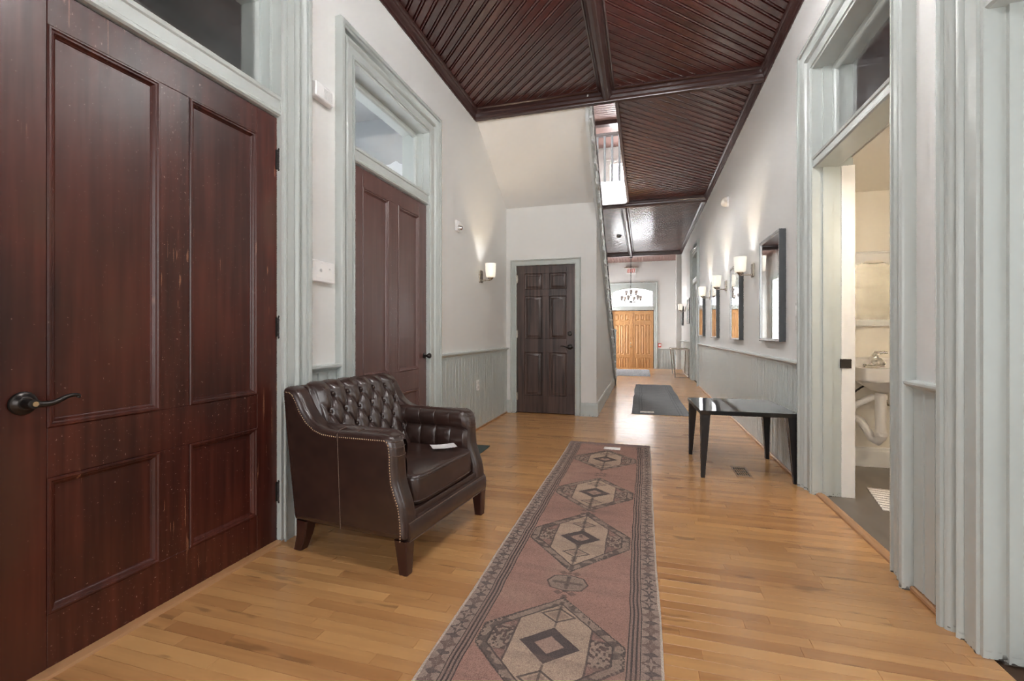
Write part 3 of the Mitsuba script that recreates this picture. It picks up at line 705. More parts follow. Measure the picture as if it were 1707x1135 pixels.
# ---- staircase
st = thing('staircase', 'painted straight staircase rising toward the camera beside the hall', 'staircase')
yn = lambda i: 11.03 - .265 * i
zt_ = lambda i: .225 + .178 * i
YS = 5.37                        # the flight ends against the hall's first ceiling beam
NT = 22
pts = [(10.99, 0.0)]
for i in range(NT): pts += [(max(YS, yn(i) - .03), zt_(i) - .035), (max(YS, yn(i + 1) - .03), zt_(i) - .035)]
yl = YS
pts += [(yl, zlow(yl)), (10.855, 0.0)]
part(st, 'stringer', prism(pts, -.652, -.617, 'x'), 'm_stairmark', False)
part(st, 'stringer_molding', prism([(10.83, .018), (10.80, .0), (YS, zlow(YS) - .02), (YS, zlow(YS) + .026), (10.83, .045)], -.617, -.605, 'x'), 'm_trim', False)
for i in range(NT):
    xa = XL + .02 if yn(i + 1) > 6.8 else -.638      # the last steps run into the soffit
    part(st, 'tread', rbox(xa, -.582, max(YS, yn(i + 1) - .03), yn(i), zt_(i) - .035, zt_(i), .008), 'm_stairmark', False)
    part(st, 'riser', box(xa, -.63, yn(i) - .045, yn(i) - .03, zt_(i) - .178 + (0.02 if i == 0 else 0), zt_(i) - .035), 'm_trim', False)
for i in range(NT):
    y, z = yn(i) - .03, zt_(i) - .037
    sp_ = []
    a = np.linspace(0, 1, 26)
    c = Polygon([(y, z), (y - .20, z), (y - .205, z - .02), (y - .13, z - .045), (y - .085, z - .10), (y - .04, z - .115), (y - .005, z - .09)]).union(Polygon([(y - .055 + .034 * math.cos(q), z - .085 + .034 * math.sin(q)) for q in np.linspace(0, 2 * math.pi, 20)[:-1]]))
    c = c.difference(Polygon([(y - .052 + .014 * math.cos(q), z - .083 + .014 * math.sin(q)) for q in np.linspace(0, 2 * math.pi, 12)[:-1]]))
    m = trimesh.creation.extrude_polygon(c, .014, engine='earcut').apply_transform(mapm((0, 1, 0), (0, 0, 1), (1, 0, 0), (-.617, 0, 0)))
    part(st, 'bracket', m, 'm_trim', False)
hr = lambda y: .214 + .672 * (11.026 - y) + .84
part(st, 'handrail', prism([(11.12, hr(11.12) - .03), (11.12, hr(11.12) + .02), (YS, hr(YS) + .02), (YS, hr(YS) - .03)], -.692, -.648, 'x'), 'm_handrail', False, label='dark handrail')
for i in range(NT):
    for q in (.08, .21):
        y = yn(i) - q
        if y < YS + .02: continue
        part(st, 'baluster', rbox(-.681, -.659, y - .011, y + .011, zt_(i), hr(y) - .02, .003), 'm_trim', False)
nw = part(st, 'newel_post', rbox(-.705, -.625, 11.10, 11.18, 0, 1.25, .004), 'm_trim', False)
part(nw, 'cap', cat(rbox(-.722, -.608, 11.085, 11.195, 1.25, 1.28, .006), rbox(-.70, -.63, 11.105, 11.175, 1.28, 1.31, .01)), 'm_trim', False)

# upstairs landing rail
lr = thing('landing_railing', 'square-baluster railing on the upper landing, backlit shade painted in as dark grey', 'railing')
part(lr, 'top_rail', cat(rbox(-1.99, -.29, 9.58, 9.64, 5.30, 5.345, .006), rbox(-1.99, -.29, 9.595, 9.625, 5.27, 5.305, .003)), 'm_handrail', False)
for i in range(11):
    x = -.468 - i * .150
    part(lr, 'baluster', rbox(x - .021, x + .021, 9.59, 9.63, ZU, 5.28, .003), 'm_backlit_grey', False)

# ---- bathroom
b = struct('wall_bathroom', 'warm off-white bathroom wall behind the sink', 'wall')
part(b, 'shell', cat(box(XR + .24, 3.6, 4.84, 4.94, 0, 2.5), box(3.5, 3.6, 2.2, 4.94, 0, 2.5), box(XR + .24, 3.6, 2.1, 2.2, 0, 2.5)), 'm_bathwall', False)
part(b, 'baseboard', prism([(4.84, 0), (4.822, 0), (4.822, .135), (4.827, .145), (4.83, .165), (4.84, .175)], XR + .24, 3.5, 'x'), 'm_trimwhite', 30)
bc = struct('ceiling_bathroom', 'dropped off-white bathroom ceiling', 'ceiling')
own(bc, box(XR + .24, 3.6, 2.1, 4.94, 2.48, 2.52), 'm_bathwall', False)
bfl = struct('floor_bathroom', 'dark grey-brown bathroom floor', 'floor')
own(bfl, box(XR + .05, 3.6, 2.1, 4.94, -.03, .0005), 'm_bathfloor', False)
cav = struct('wall_cavity', 'dark boarding above the bathroom seen through its transom', 'wall')
own(cav, cat(box(1.95, 2.0, 2.0, 5.0, 2.52, 3.9), box(1.46, 2.0, 4.1, 4.15, 2.52, 3.9), box(1.46, 2.0, 2.5, 2.55, 2.52, 3.9), box(1.46, 2.0, 2.0, 5.0, 3.6, 3.65), box(XR + .24, 2.0, 2.0, 5.0, 2.522, 2.53)), 'm_darkroom', False)
# room at the right edge, and the one behind the far right door
rr_ = struct('wall_side_room', 'plain pale room walls beyond the right-hand opening', 'wall')
own(rr_, cat(box(3.0, 3.1, -1.0, 2.1, 0, 3.9), box(1.46, 3.1, 2.02, 2.1, 0, 3.9), box(1.46, 3.1, -1.1, -1.0, 0, 3.9), box(1.46, 3.1, -1.1, 2.1, 3.6, 3.7), box(1.3, 3.1, -1.1, 2.1, -.05, -.013)), 'm_wall', False)
rc_ = struct('wall_dark_room', 'dim room behind the far right transom', 'wall')
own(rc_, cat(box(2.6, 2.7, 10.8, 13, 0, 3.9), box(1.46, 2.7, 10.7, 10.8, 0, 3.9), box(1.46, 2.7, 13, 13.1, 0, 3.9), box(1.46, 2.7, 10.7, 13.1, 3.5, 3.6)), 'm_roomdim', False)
# rooms behind the left doors
r1 = struct('wall_room_one', 'dim grey room behind the first transom', 'wall')
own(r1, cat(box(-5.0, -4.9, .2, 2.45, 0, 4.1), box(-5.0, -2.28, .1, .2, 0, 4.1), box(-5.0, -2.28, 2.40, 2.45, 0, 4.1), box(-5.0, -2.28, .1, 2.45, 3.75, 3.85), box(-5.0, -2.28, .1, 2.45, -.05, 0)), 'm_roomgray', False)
r2 = struct('wall_room_two', 'peeling grey and white plaster of the room behind the second transom', 'wall')
part(r2, 'plaster', cat(box(-4.6, -4.5, 2.46, 5.0, 0, 4.1), box(-4.6, -2.28, 2.46, 2.5, 0, 4.1), box(-4.6, -2.28, 4.55, 4.6, 0, 4.1)), 'm_peel', False)
cv = []
u, v = np.meshgrid(np.linspace(-4.6, -2.28, 60), np.linspace(2.46, 4.6, 60), indexing='ij')
zz = 3.62 + .018 * meshkit.fbm(np.stack([u * 4, v * 2.5, u * 0], -1), 3) 
part(r2, 'plaster_ceiling', grid(np.stack([u, v, zz], -1)), 'm_roomgray', True)
part(r2, 'boarding', box(-4.6, -2.28, 2.46, 4.6, -.05, 0), 'm_subfloor', False)
w14 = struct('window_14', 'unseen window placed to light the room behind the first transom', 'window')
part(w14, 'pane', box(-4.895, -4.89, .7, 1.4, 1.0, 2.4), 'm_white', False, **emit((2.2, 2.2, 2.1)))  # unseen pane, placed to brighten what shows through the first transom
part(w14, 'sash', X(frame([(0, 0), (0, .03), (.08, .03), (.08, 0)], .7, 1.4, 1.0, 2.4, closed=True), mapm((0, 1, 0), (1, 0, 0), (0, 0, 1), (-4.9, 0, 0))), 'm_trimwhite', False)
w10 = struct('window_10', 'unseen window placed to light the room behind the second door', 'window')
part(w10, 'pane', box(-4.49, -4.48, 2.7, 3.5, .8, 2.3), 'm_white', False, **emit(UNSEEN_DAY_ROOM))
part(w10, 'sash', X(frame([(0, 0), (0, .03), (.08, .03), (.08, 0)], 2.7, 3.5, .8, 2.3, closed=True), mapm((0, 1, 0), (1, 0, 0), (0, 0, 1), (-4.5, 0, 0))), 'm_trimwhite', False)

# ================================================================ OBJECTS
# ---- sconces
def sconce(label, M, s, group):
    t = thing('wall_sconce', label, 'wall lamp', group)
    z = 1.925
    part(t, 'backplate', X(rbox(s - .058, s + .058, .0, .018, z - .078, z + .078, .005), M), 'm_nickel', False)
    path = spline([(s, .018, z - .050), (s, .06, z - .052), (s, .11, z - .052), (s, .135, z - .050), (s, .142, z - .035)], 24)
    part(t, 'arm', X(cat(tube(path, .0075, 10), trimesh.creation.icosphere(1, .013).apply_translation((s, .022, z - .05))), M), 'm_nickel', 60)
    A = mapm((1, 0, 0), (0, 1, 0), (0, 0, 1), (s, .142, z))
    part(t, 'cup', X(lathe([(0, -.046), (.016, -.046), (.020, -.040), (.036, -.028), (.038, -.020), (0, -.020)], 20, A), M), 'm_nickel', 40)
    sh = [(.034, -.020), (.050, -.017), (.058, -.008), (.061, .010), (.066, .075), (.070, .150), (.071, .158), (.0685, .158), (.0665, .150), (.063, .075), (.058, .010), (.053, -.004), (.034, -.014)]
    part(t, 'shade', X(lathe(sh, 32, A), M), 'm_white', 40, label='glowing cream glass shade', **emit(SHADE))
    part(t, 'bulb', X(trimesh.creation.icosphere(2, .022).apply_translation((s, .142, z + .075)), M), 'm_white', True, **emit(BULB))
G = 'wall sconces between the mirrors on the right wall'
sconce('brass sconce with glowing cream glass shade alone on the left wall', ML, 5.47, None)
for s, l in ((5.80, 'nearest right-wall sconce with glowing cream shade, just beyond the big mirror'), (7.58, 'second sconce along the right wall, glowing cream shade beside the second mirror'),
             (9.33, 'third sconce along the right wall, glowing cream shade beside the third mirror'), (14.65, 'farthest small sconce with cream shade above the console table')):
    sconce(l, MR, s, G)
# ---- mirrors
def mirror(label, s0, s1, z0, z1, group, d=.055):
    t = thing('wall_mirror', label, 'mirror', group)
    f = [(0, .004), (0, d - .012), (-.006, d), (-.020, d), (-.026, d - .008), (-.026, d - .018)]
    part(t, 'frame', X(frame([(0, .001), (.001, d - .002), (-.003, d - .0005)], s0, s1, z0, z1, closed=True), MR), 'm_frame_dark', 30, label='dark grey frame edge')
    part(t, 'frame_front', X(frame([(-.003, d - .0005), (-.018, d), (-.023, d - .006), (-.023, d - .016)], s0, s1, z0, z1, closed=True), MR), 'm_frame_silver', 30, label='silvery front lip')
    part(t, 'glass', X(box(s0 + .02, s1 - .02, d - .03, d - .014, z0 + .02, z1 - .02), MR), 'm_mirror', False)
G = 'framed mirrors in a row on the right wall'
mirror('largest-looking tall mirror in a thin grey frame, nearest on the right wall by the switches', 4.565, 5.30, 1.125, 2.135, G)
mirror('second tall grey-framed mirror on the right wall, between first and second sconce', 6.35, 6.99, 1.115, 2.10, G)
mirror('third tall grey-framed mirror on the right wall, between second and third sconce', 8.22, 8.88, 1.125, 2.13, G)
mirror('fourth tall grey-framed mirror, beside the far doorway', 10.03, 10.82, 1.14, 2.12, G)
mirror('small grey-framed mirror beyond the far doorway', 13.0, 13.6, 1.47, 2.15, None, d=.05)
mirror('farthest small grey-framed mirror, beneath the last sconce', 15.2, 15.75, 1.45, 2.05, None, d=.05)
# ---- switches, alarm boxes
sw = thing('switch_plate', 'pale stacked light switch plates on the wall beside the bathroom door', 'light switch')
part(sw, 'upper_plate', X(rbox(4.155, 4.285, 0, .008, 1.322, 1.452, .003), MR), 'm_grayplastic', False)
part(sw, 'lower_plate', X(rbox(4.155, 4.285, 0, .008, 1.225, 1.316, .003), MR), 'm_grayplastic', False)
for s in (4.185, 4.22, 4.255): part(sw, 'slider', X(rbox(s - .010, s + .010, .007, .013, 1.345, 1.43, .002), MR), 'm_white', False)
part(sw, 'rocker', X(rbox(4.20, 4.24, .007, .012, 1.25, 1.29, .002), MR), 'm_white', False)
sb = thing('siren_box', 'white box with a perforated speaker grille high between the left doors', 'alarm siren')
part(sb, 'case', X(rbox(2.375, 2.555, 0, .052, 2.680, 2.775, .006), ML), 'm_white', False)
gh = []
for i in range(9):
    for j in range(8):
        gh.append(X(trimesh.creation.cylinder(.0028, .002, sections=8), mapm((1, 0, 0), (0, 0, 1), (0, 1, 0), (2.452 + i * .0095, .0525, 2.695 + j * .0085))))
part(sb, 'grille_holes', X(cat(*gh), ML), 'm_grayplastic', False, kind='stuff')
tp = thing('keypad_panel', 'white rectangular alarm keypad at eye height between the left doors', 'alarm keypad')
part(tp, 'case', X(rbox(2.368, 2.585, 0, .030, 1.525, 1.662, .006), ML), 'm_white', False)
part(tp, 'screen', X(rbox(2.405, 2.555, .029, .0315, 1.550, 1.640, .001), ML), 'm_paper', False)
part(tp, 'sensor', X(lathe([(0, 0), (.012, 0), (.010, .003), (0, .004)], 20, mapm((1, 0, 0), (0, 0, 1), (0, 1, 0), (2.445, .031, 1.60))), ML), 'm_grayplastic', 40)
part(tp, 'button', X(rbox(2.52, 2.535, .031, .0335, 1.612, 1.618, .0005), ML), 'm_grayplastic', False)
sr = thing('strobe_light', 'small white fire alarm strobe high on the left wall above the sconce', 'strobe light')
part(sr, 'base', X(rbox(4.66, 4.76, 0, .022, 2.335, 2.455, .005), ML), 'm_white', False)
part(sr, 'lens', X(lathe([(0, 0), (.028, 0), (.028, .022), (.022, .040), (.010, .050), (0, .052)], 18, mapm((1, 0, 0), (0, 0, 1), (0, 1, 0), (4.72, .020, 2.375))), ML), 'm_chrome', 40)
part(sr, 'lamp_hood', X(rbox(4.68, 4.74, .02, .045, 2.405, 2.44, .004), ML), 'm_white', False)
ou = thing('wall_outlet', 'white electrical outlet on the grey wainscot left of the six-panel door', 'electrical outlet')
part(ou, 'plate', X(rbox(5.30, 5.39, .012, .020, .488, .618, .003), ML), 'm_white', False)
for z in (.525, .580): part(ou, 'socket', X(rbox(5.325, 5.365, .019, .022, z - .018, z + .018, .002), ML), 'm_grayplastic', False)
sd = thing('smoke_detector', 'cream dome detector high on the right wall above the mirrors', 'smoke detector')
A = mapm((1, 0, 0), (0, 0, 1), (0, 1, 0), (7.45, 0, 3.17))
part(sd, 'base', X(lathe([(0, 0), (.082, 0), (.085, .010), (.080, .022), (0, .022)], 28, A), MR), 'm_white', 40)
part(sd, 'dome', X(lathe([(.070, .022), (.072, .045), (.060, .075), (.035, .095), (0, .10)], 28, A), MR), 'm_bathwall', 40)
cs = thing('ceiling_detector', 'small round detector on the ceiling left of the far rib', 'smoke detector')
part(cs, 'base', lathe([(0, 0), (.075, 0), (.072, -.02), (0, -.02)], 24, mapm((1, 0, 0), (0, 1, 0), (0, 0, 1), (-.66, 13.2, ZC - .004))), 'm_nickel', 40)
part(cs, 'cap', lathe([(.055, -.018), (.050, -.040), (.03, -.05), (0, -.05)], 24, mapm((1, 0, 0), (0, 1, 0), (0, 0, 1), (-.66, 13.2, ZC - .004))), 'm_iron', 40)
ps = thing('fire_pull_station', 'small red fire pull station beside the front doors', 'fire alarm')
part(ps, 'body', rbox(.545, .655, YF - .045, YF, .67, .82, .006), 'm_red', False)
part(ps, 'front_plate', rbox(.565, .635, YF - .052, YF - .044, .715, .795, .003), 'm_white', False)
ex = thing('exit_sign', 'white exit sign with red EXIT letters above the front doors', 'exit sign')
part(ex, 'housing', rbox(-.62, -.27, YF - .06, YF - .002, 3.50, 3.72, .006), 'm_white', False)
part(ex, 'canopy', rbox(-.70, -.19, YF - .09, YF - .002, 3.725, 3.755, .006), 'm_nickel', False)
mat('m_exitred', pr((.75, .22, .17), .5))
tm = meshkit.text_mesh('EXIT', .135, .004, bold=True)
w = tm.bounds[1][0] - tm.bounds[0][0]
part(ex, 'letters', tm.apply_transform(mapm((.29 / w, 0, 0), (0, 0, 1), (0, -1, 0), (-.59, YF - .061, 3.545))), 'm_exitred', False)
# ---- chandelier
ch = thing('chandelier', 'dark two-tier chandelier with white glass cups hanging before the fanlight', 'chandelier')
cx, cy_, cz = -.425, 17.0, 2.34
part(ch, 'canopy', lathe([(0, 0), (.06, 0), (.055, -.03), (.02, -.04), (0, -.04)], 20, mapm((1, 0, 0), (0, 1, 0), (0, 0, 1), (cx, cy_, ZC))), 'm_iron', 40)
part(ch, 'rod', tube([(cx, cy_, ZC - .03), (cx, cy_, 3.2), (cx, cy_, 2.36)], .009, 8), 'm_iron', 60)
part(ch, 'hub', lathe([(0, -.03), (.025, -.028), (.05, -.005), (.05, .02), (.03, .04), (0, .045)], 16, mapm((1, 0, 0), (0, 1, 0), (0, 0, 1), (cx, cy_, 2.325))), 'm_iron', 40)
part(ch, 'upper_hub', lathe([(0, -.02), (.022, -.01), (.022, .02), (0, .03)], 12, mapm((1, 0, 0), (0, 1, 0), (0, 0, 1), (cx, cy_, 2.56))), 'm_iron', 40)
for tier, (n, R, z0, zc) in enumerate(((6, .335, 2.33, 2.40), (3, .20, 2.56, 2.60))):
    for i in range(n):
        a = 2 * math.pi * (i + .25) / n
        dx, dy = math.cos(a), math.sin(a)
        P = lambda r, z: (cx + r * dx, cy_ + r * dy, z)
        part(ch, 'arm', tube(spline([P(.03, z0), P(R * .5, z0 - .01), P(R * .85, z0 + .02), P(R, zc)], 14), .009, 6), 'm_iron', 60)
        A = mapm((1, 0, 0), (0, 1, 0), (0, 0, 1), P(R, zc))
        c = part(ch, 'cup', lathe([(0, -.02), (.012, -.018), (.034, .012), (.036, .02), (0, .02)], 14, A), 'm_iron', 40)
        part(c, 'glass_shade', lathe([(.034, .02), (.055, .045), (.066, .10), (.068, .15), (.064, .15), (.05, .05), (.03, .024)], 16, A), 'm_porcelain', 40)
# ---- armchair
oc = np.array([-1.09, 2.44, 0.0]); AA = math.radians(-6.5)
CH = mapm((math.cos(AA), math.sin(AA), 0), (-math.sin(AA), math.cos(AA), 0), (0, 0, 1), oc)   # local (f, w, z)
ac = thing('armchair', 'brown leather armchair with button-tufted back and nailhead trim', 'armchair')
def resample(pts, n, closed=True):
    p = np.array(pts, float)
    if closed: p = np.vstack([p, p[:1]])
    t = np.r_[0, np.cumsum(np.linalg.norm(np.diff(p, axis=0), axis=1))]
    q = np.linspace(0, t[-1], n + (1 if closed else 0))
    if closed: q = q[:-1]
    return np.stack([np.interp(q, t, p[:, k]) for k in range(2)], 1)
def rounded_extrude(pts, a, b, r, n=160, k=6, smooth_it=3):
    """closed outline (CCW) between offsets a and b with rounded edges; returns local (f, w, z) with w the extrusion"""
    p = resample(pts, n)
    for _ in range(smooth_it): p = .5 * p + .25 * (np.roll(p, 1, 0) + np.roll(p, -1, 0))
    e = np.roll(p, -1, 0) - np.roll(p, 1, 0); nn = np.stack([e[:, 1], -e[:, 0]], 1); nn /= np.linalg.norm(nn, axis=1, keepdims=True) + 1e-9
    rings = []
    for i in range(k + 1):
        t = i / k * math.pi / 2
        rings.append((a + r * (1 - math.sin(t)) if False else a + r * (1 - math.cos(math.pi / 2 - (math.pi / 2 - t))) if False else a + r * (1 - math.cos(t)) if False else a + r * (1 - math.sin(math.pi / 2 - t)), r * (1 - math.sin(t))))
    L = [(w, ins) for w, ins in rings]
    L = [(a + r * (1 - math.cos(t)), r * (1 - math.sin(t))) for t in np.linspace(0, math.pi / 2, k + 1)]
    L += [(b - (w - a), ins) for w, ins in reversed(L)]
    V = [np.stack([p[:, 0] - ins * nn[:, 0], np.full(n, w), p[:, 1] - ins * nn[:, 1]], 1) for w, ins in L]
    f = []
    for q in range(len(L) - 1):
        for j in range(n):
            f.append([q * n + j, q * n + (j + 1) % n, (q + 1) * n + (j + 1) % n, (q + 1) * n + j])
    body = mesh(np.vstack(V), f)
    caps = []
    for q, flip in ((0, False), (len(L) - 1, True)):
        poly = Polygon(np.stack([V[q][:, 0], V[q][:, 2]], 1)).buffer(0)
        vv, ff = trimesh.creation.triangulate_polygon(poly, engine='earcut')
        caps.append(trimesh.Trimesh(np.stack([vv[:, 0], np.full(len(vv), L[q][0]), vv[:, 1]], 1), ff[:, ::-1] if flip else ff, process=False))
    m = cat(body, *caps); m.merge_vertices(digits_vertex=5)
    return m
SIDE = [(-.718, .168), (-.35, .168), (.026, .172), (.028, .22), (.024, .28), (.012, .35), (-.012, .41), (-.030, .46), (-.036, .53), (-.038, .60), (-.046, .65), (-.065, .682), (-.095, .695), (-.25, .692), (-.42, .688), (-.50, .692), (-.555, .708), (-.605, .742), (-.645, .79), (-.672, .84), (-.700, .882), (-.735, .903), (-.775, .905), (-.808, .892), (-.79, .70), (-.75, .40)]
WO = .452                                   # outer half width
for s in (-1, 1):
    a, b_ = (-WO, -.335) if s < 0 else (.335, WO)
    m = rounded_extrude(SIDE, a, b_, .038, n=240)
    part(ac, 'arm', X(m, CH), 'm_leather', 40)
# outer back and seat deck
BACK = [(-.70, .17), (-.60, .17), (-.60, .5), (-.66, .78), (-.69, .888), (-.72, .903), (-.775, .903), (-.806, .89)]
part(ac, 'back_shell', X(rounded_extrude(BACK, -.36, .36, .01, n=120, smooth_it=1), CH), 'm_leather', 40)
part(ac, 'deck', X(rbox(-.68, -.03, -.36, .36, .18, .285, .01), CH), 'm_leather', False)
# tufted back
nu, nv = 330, 250
W = np.linspace(-.385, .385, nu); S = np.linspace(0, 1, nv)
path = spline([(-.500, .40), (-.535, .52), (-.580, .65), (-.625, .77), (-.660, .85), (-.690, .895), (-.735, .912)], nv)
tan = np.gradient(path, axis=0); tan /= np.linalg.norm(tan, axis=1, keepdims=True)
nor = np.stack([tan[:, 1], -tan[:, 0]], 1)
arc = np.r_[0, np.cumsum(np.linalg.norm(np.diff(path, axis=0), axis=1))]
px_, py_ = .118, .200                       # button spacing across, along
s_top = arc[-1] - .118
UU, VV = np.meshgrid(W, arc, indexing='ij')
def tuft(u, v):
    a = u / px_ + (v - s_top) / py_; b = u / px_ - (v - s_top) / py_
    above = v > s_top
    a2 = np.where(above, u / px_, a); b2 = np.where(above, u / px_, b)
    ca = np.abs(np.sin(np.pi * a2)); cb = np.abs(np.sin(np.pi * b2))
    h = ((ca * cb) ** 2 + .0015) ** .15
    k = np.clip((v - s_top) / .03, 0, 1)
    h = np.where(above, (1 - k) * (ca ** 4 + .0015) ** .15 + k * (ca ** 2 + .0015) ** .26, h)
    # pull at each button
    ai, bi = np.round(a), np.round(b)
    bu = (ai + bi) / 2 * px_; bv = s_top + (ai - bi) / 2 * py_
    ok = bv <= s_top + 1e-6
    dd = np.hypot(u - bu, v - bv)
    h = h - np.where(ok, .55 * np.exp(-(dd / .016) ** 2), 0)
    return h
hh = tuft(UU, VV)
edge = np.clip((.338 - np.abs(UU)) / .03, 0, 1) ** .6
top = np.clip((arc[-1] - VV) / .09, .12, 1) ** .7
disp = .038 * hh * edge * top - np.clip(np.abs(UU) - .335, 0, 1) * 1.1
P = np.stack([path[None, :, 0] + disp * nor[None, :, 0], UU, path[None, :, 1] + disp * nor[None, :, 1]], -1)
part(ac, 'tufted_back', X(grid(P), CH), 'm_leather', True)
bt = []
for i in range(-3, 4):
    for j in range(0, 7):
        v = s_top - j * py_ / 2; u = (i + (.5 if j % 2 else 0)) * px_
        if abs(u) < .31 and v > .02:
            f_, z_ = np.interp(v, arc, path[:, 0]), np.interp(v, arc, path[:, 1])
            q = np.array([np.interp(v, arc, nor[:, 0]), np.interp(v, arc, nor[:, 1])])
            m = trimesh.creation.icosphere(1, .0105); m.vertices[:, 0] *= .55
            bt.append(m.apply_translation((f_ + q[0] * .022, u, z_ + q[1] * .022)))
part(ac, 'buttons', X(cat(*bt), CH), 'm_leather', True, kind='stuff')
# inner arm pads: upper roll with channels, pinched line, lower pad
for s in (-1, 1):
    F = np.linspace(-.60, -.052, 170); Z = np.linspace(.40, .695, 90)
    FF, ZZ = np.meshgrid(F, Z, indexing='ij')
    pinch = .582
    up = ZZ > pinch
    hu = np.sqrt(np.clip(1 - ((ZZ - .640) / .060) ** 2, 0, 1)); hl = np.clip(1 - ((ZZ - .50) / .084) ** 2, 0, 1) ** .5
    chan = np.abs(np.sin(np.pi * (FF + .052) / .118))
    endf = np.clip((FF + .60) / .03, 0, 1) ** .5
    cu_ = np.where(FF > -.17, 1 - .0 * FF, chan ** .3)
    front = np.clip((-.045 - FF) / .03, 0, 1) ** .5
    d = np.where(up, (.046 * hu) * (.80 + .20 * cu_), .040 * hl * (.45 + .55 * cu_)) * (.25 + .75 * endf) * front
    w = s * (.345 - d)
    P = np.stack([FF, w, ZZ + 0 * FF], -1)
    roll = [np.stack([F, np.full(len(F), s * q), np.where(F > -.5, zz, zz) + 0 * F], -1)[:, None] for q, zz in ((.338, .7005), (.352, .7015), (.37, .6985), (.385, .690))]
    drop = np.interp(F, [-.14, -.10, -.085, -.07, -.052], [0, .003, .010, .022, .045])
    for r_ in roll: r_[:, 0, 2] -= drop
    P[..., 2] -= drop[:, None] * np.clip((ZZ - .5) / .195, 0, 1)
    P = np.concatenate([P] + roll, 1)
    m = grid(P)
    if s < 0: m.invert()
    part(ac, 'arm_pad', X(m, CH), 'm_leather', True)
    sm = []
    for f0 in (-.17, -.288, -.406, -.524):
        zq = np.linspace(.425, .69, 26)
        hu = np.sqrt(np.clip(1 - ((zq - .640) / .060) ** 2, 0, 1)); hl = np.clip(1 - ((zq - .50) / .084) ** 2, 0, 1) ** .5
        dq = np.where(zq > pinch, .046 * hu * .80, .040 * hl * .45)
        top = [(f0, s * (.345 + .028 * t), .6955 + .004 * math.sin(t * 3)) for t in (.3, 1.0, 1.8)]
        sm.append(tube(np.array([(f0, s * (.3435 - a), b) for a, b in zip(dq, zq)]), .0018, 5))
        sm.append(tube(spline([(f0, s * .337, .683), (f0, s * .352, .6925), (f0, s * .375, .6945), (f0, s * .41, .6925), (f0, s * .432, .683), (f0, s * .449, .66)], 16), .0022, 5))
    sm.append(tube(np.array([(q, s * .3425, pinch) for q in np.linspace(-.585, -.06, 30)]), .0022, 5))
    for z0 in (.655, .625, .585):          # stitched lines on the rolled arm front
        f0 = float(np.interp(z0, [.53, .60, .65, .682], [-.036, -.038, -.046, -.065]))
        sm.append(tube([(f0 - .036, s * .4515, z0 + .006), (f0 - .010, s * .444, z0 + .004), (f0 + .0015, s * .415, z0), (f0 + .0015, s * .372, z0), (f0 - .010, s * .343, z0 + .002)], .0016, 5))
    zs = np.linspace(.18, .675, 20)
    sm.append(tube(np.array([(-.378 - .022 * ((z - .18) / .5), s * (WO + .0005), z) for z in zs]), .0028, 6))
    part(ac, 'seams', X(cat(*sm), CH), 'm_seam', 60, kind='stuff')
    # nailheads along the outer edge
    line = resample([p for p in SIDE if True], 900)
    q = np.array(SIDE); cen = line
    e = np.roll(line, -1, 0) - np.roll(line, 1, 0); nn = np.stack([e[:, 1], -e[:, 0]], 1); nn /= np.linalg.norm(nn, axis=1, keepdims=True)
    ins = line - .032 * nn
    keep = (line[:, 1] > .175) & (line[:, 0] > -.79) & ~((line[:, 1] < .86) & (line[:, 0] < -.70))
    idx = np.nonzero(keep)[0]
    ins = ins[idx]; t = np.r_[0, np.cumsum(np.linalg.norm(np.diff(ins, axis=0), axis=1))]
    nh = []
    for d in np.arange(0, t[-1], .0135):
        f_, z_ = np.interp(d, t, ins[:, 0]), np.interp(d, t, ins[:, 1])
        m = trimesh.creation.icosphere(1, .0052); m.vertices[:, 1] *= .6
        nh.append(m.apply_translation((f_, s * (WO - .0005), z_)))
    part(ac, 'nailheads', X(cat(*nh), CH), 'm_nail', True, kind='stuff')
# seat cushion
def cushion(f0, f1, w0, w1, z0, z1, r=.035, crown=.022, n=40):
    a = np.linspace(0, 1, n)
    def sup(t, k=7): return t
    out = []
    ring = []
    for t in np.linspace(0, 2 * np.pi, 140, endpoint=False):
        c, s = math.cos(t), math.sin(t); e = .22
        ring.append((math.copysign(abs(c) ** e, c), math.copysign(abs(s) ** e, s)))
    ring = np.array(ring); cf, cw, hf, hw = (f0 + f1) / 2, (w0 + w1) / 2, (f1 - f0) / 2, (w1 - w0) / 2
    V = []
    lev = []
    for q in np.linspace(0, 1, 14): lev.append((q * .999, 'b'))
    prof = [(.0, z0), (.5, z0 - .004), (.93, z0), (.985, z0 + .012), (1.0, z0 + .03), (1.012, (z0 + z1) / 2), (1.0, z1 - .022), (.99, z1 - .010), (.965, z1 + .0), (.93, z1 + crown * .35), (.8, z1 + crown * .7), (.55, z1 + crown * .95), (.25, z1 + crown), (0, z1 + crown)]
    for rr, z in prof:
        g = min(1, rr)
        V.append(np.stack([cf + hf * rr * ring[:, 0], cw + hw * rr * ring[:, 1], np.full(len(ring), z)], 1))
    V = np.array(V)
    nb = meshkit.fbm(V * 9, 3) - .5
    V[9:, :, 2] += .010 * nb[9:]
    return grid(np.concatenate([V, V[:, :1]], 1)), V
cm, V = cushion(-.575, .004, -.322, .330, .292, .452, crown=.016)
part(ac, 'seat_cushion', X(cm, CH), 'm_leather', True)
pip = []
for lv, dz in ((7, .0), (4, 0)):
    ringp = V[lv]; pip.append(tube(np.vstack([ringp, ringp[:2]]), .0034, 6, cap=False))
part(ac, 'cushion_piping', X(cat(*pip), CH), 'm_leather', 60)
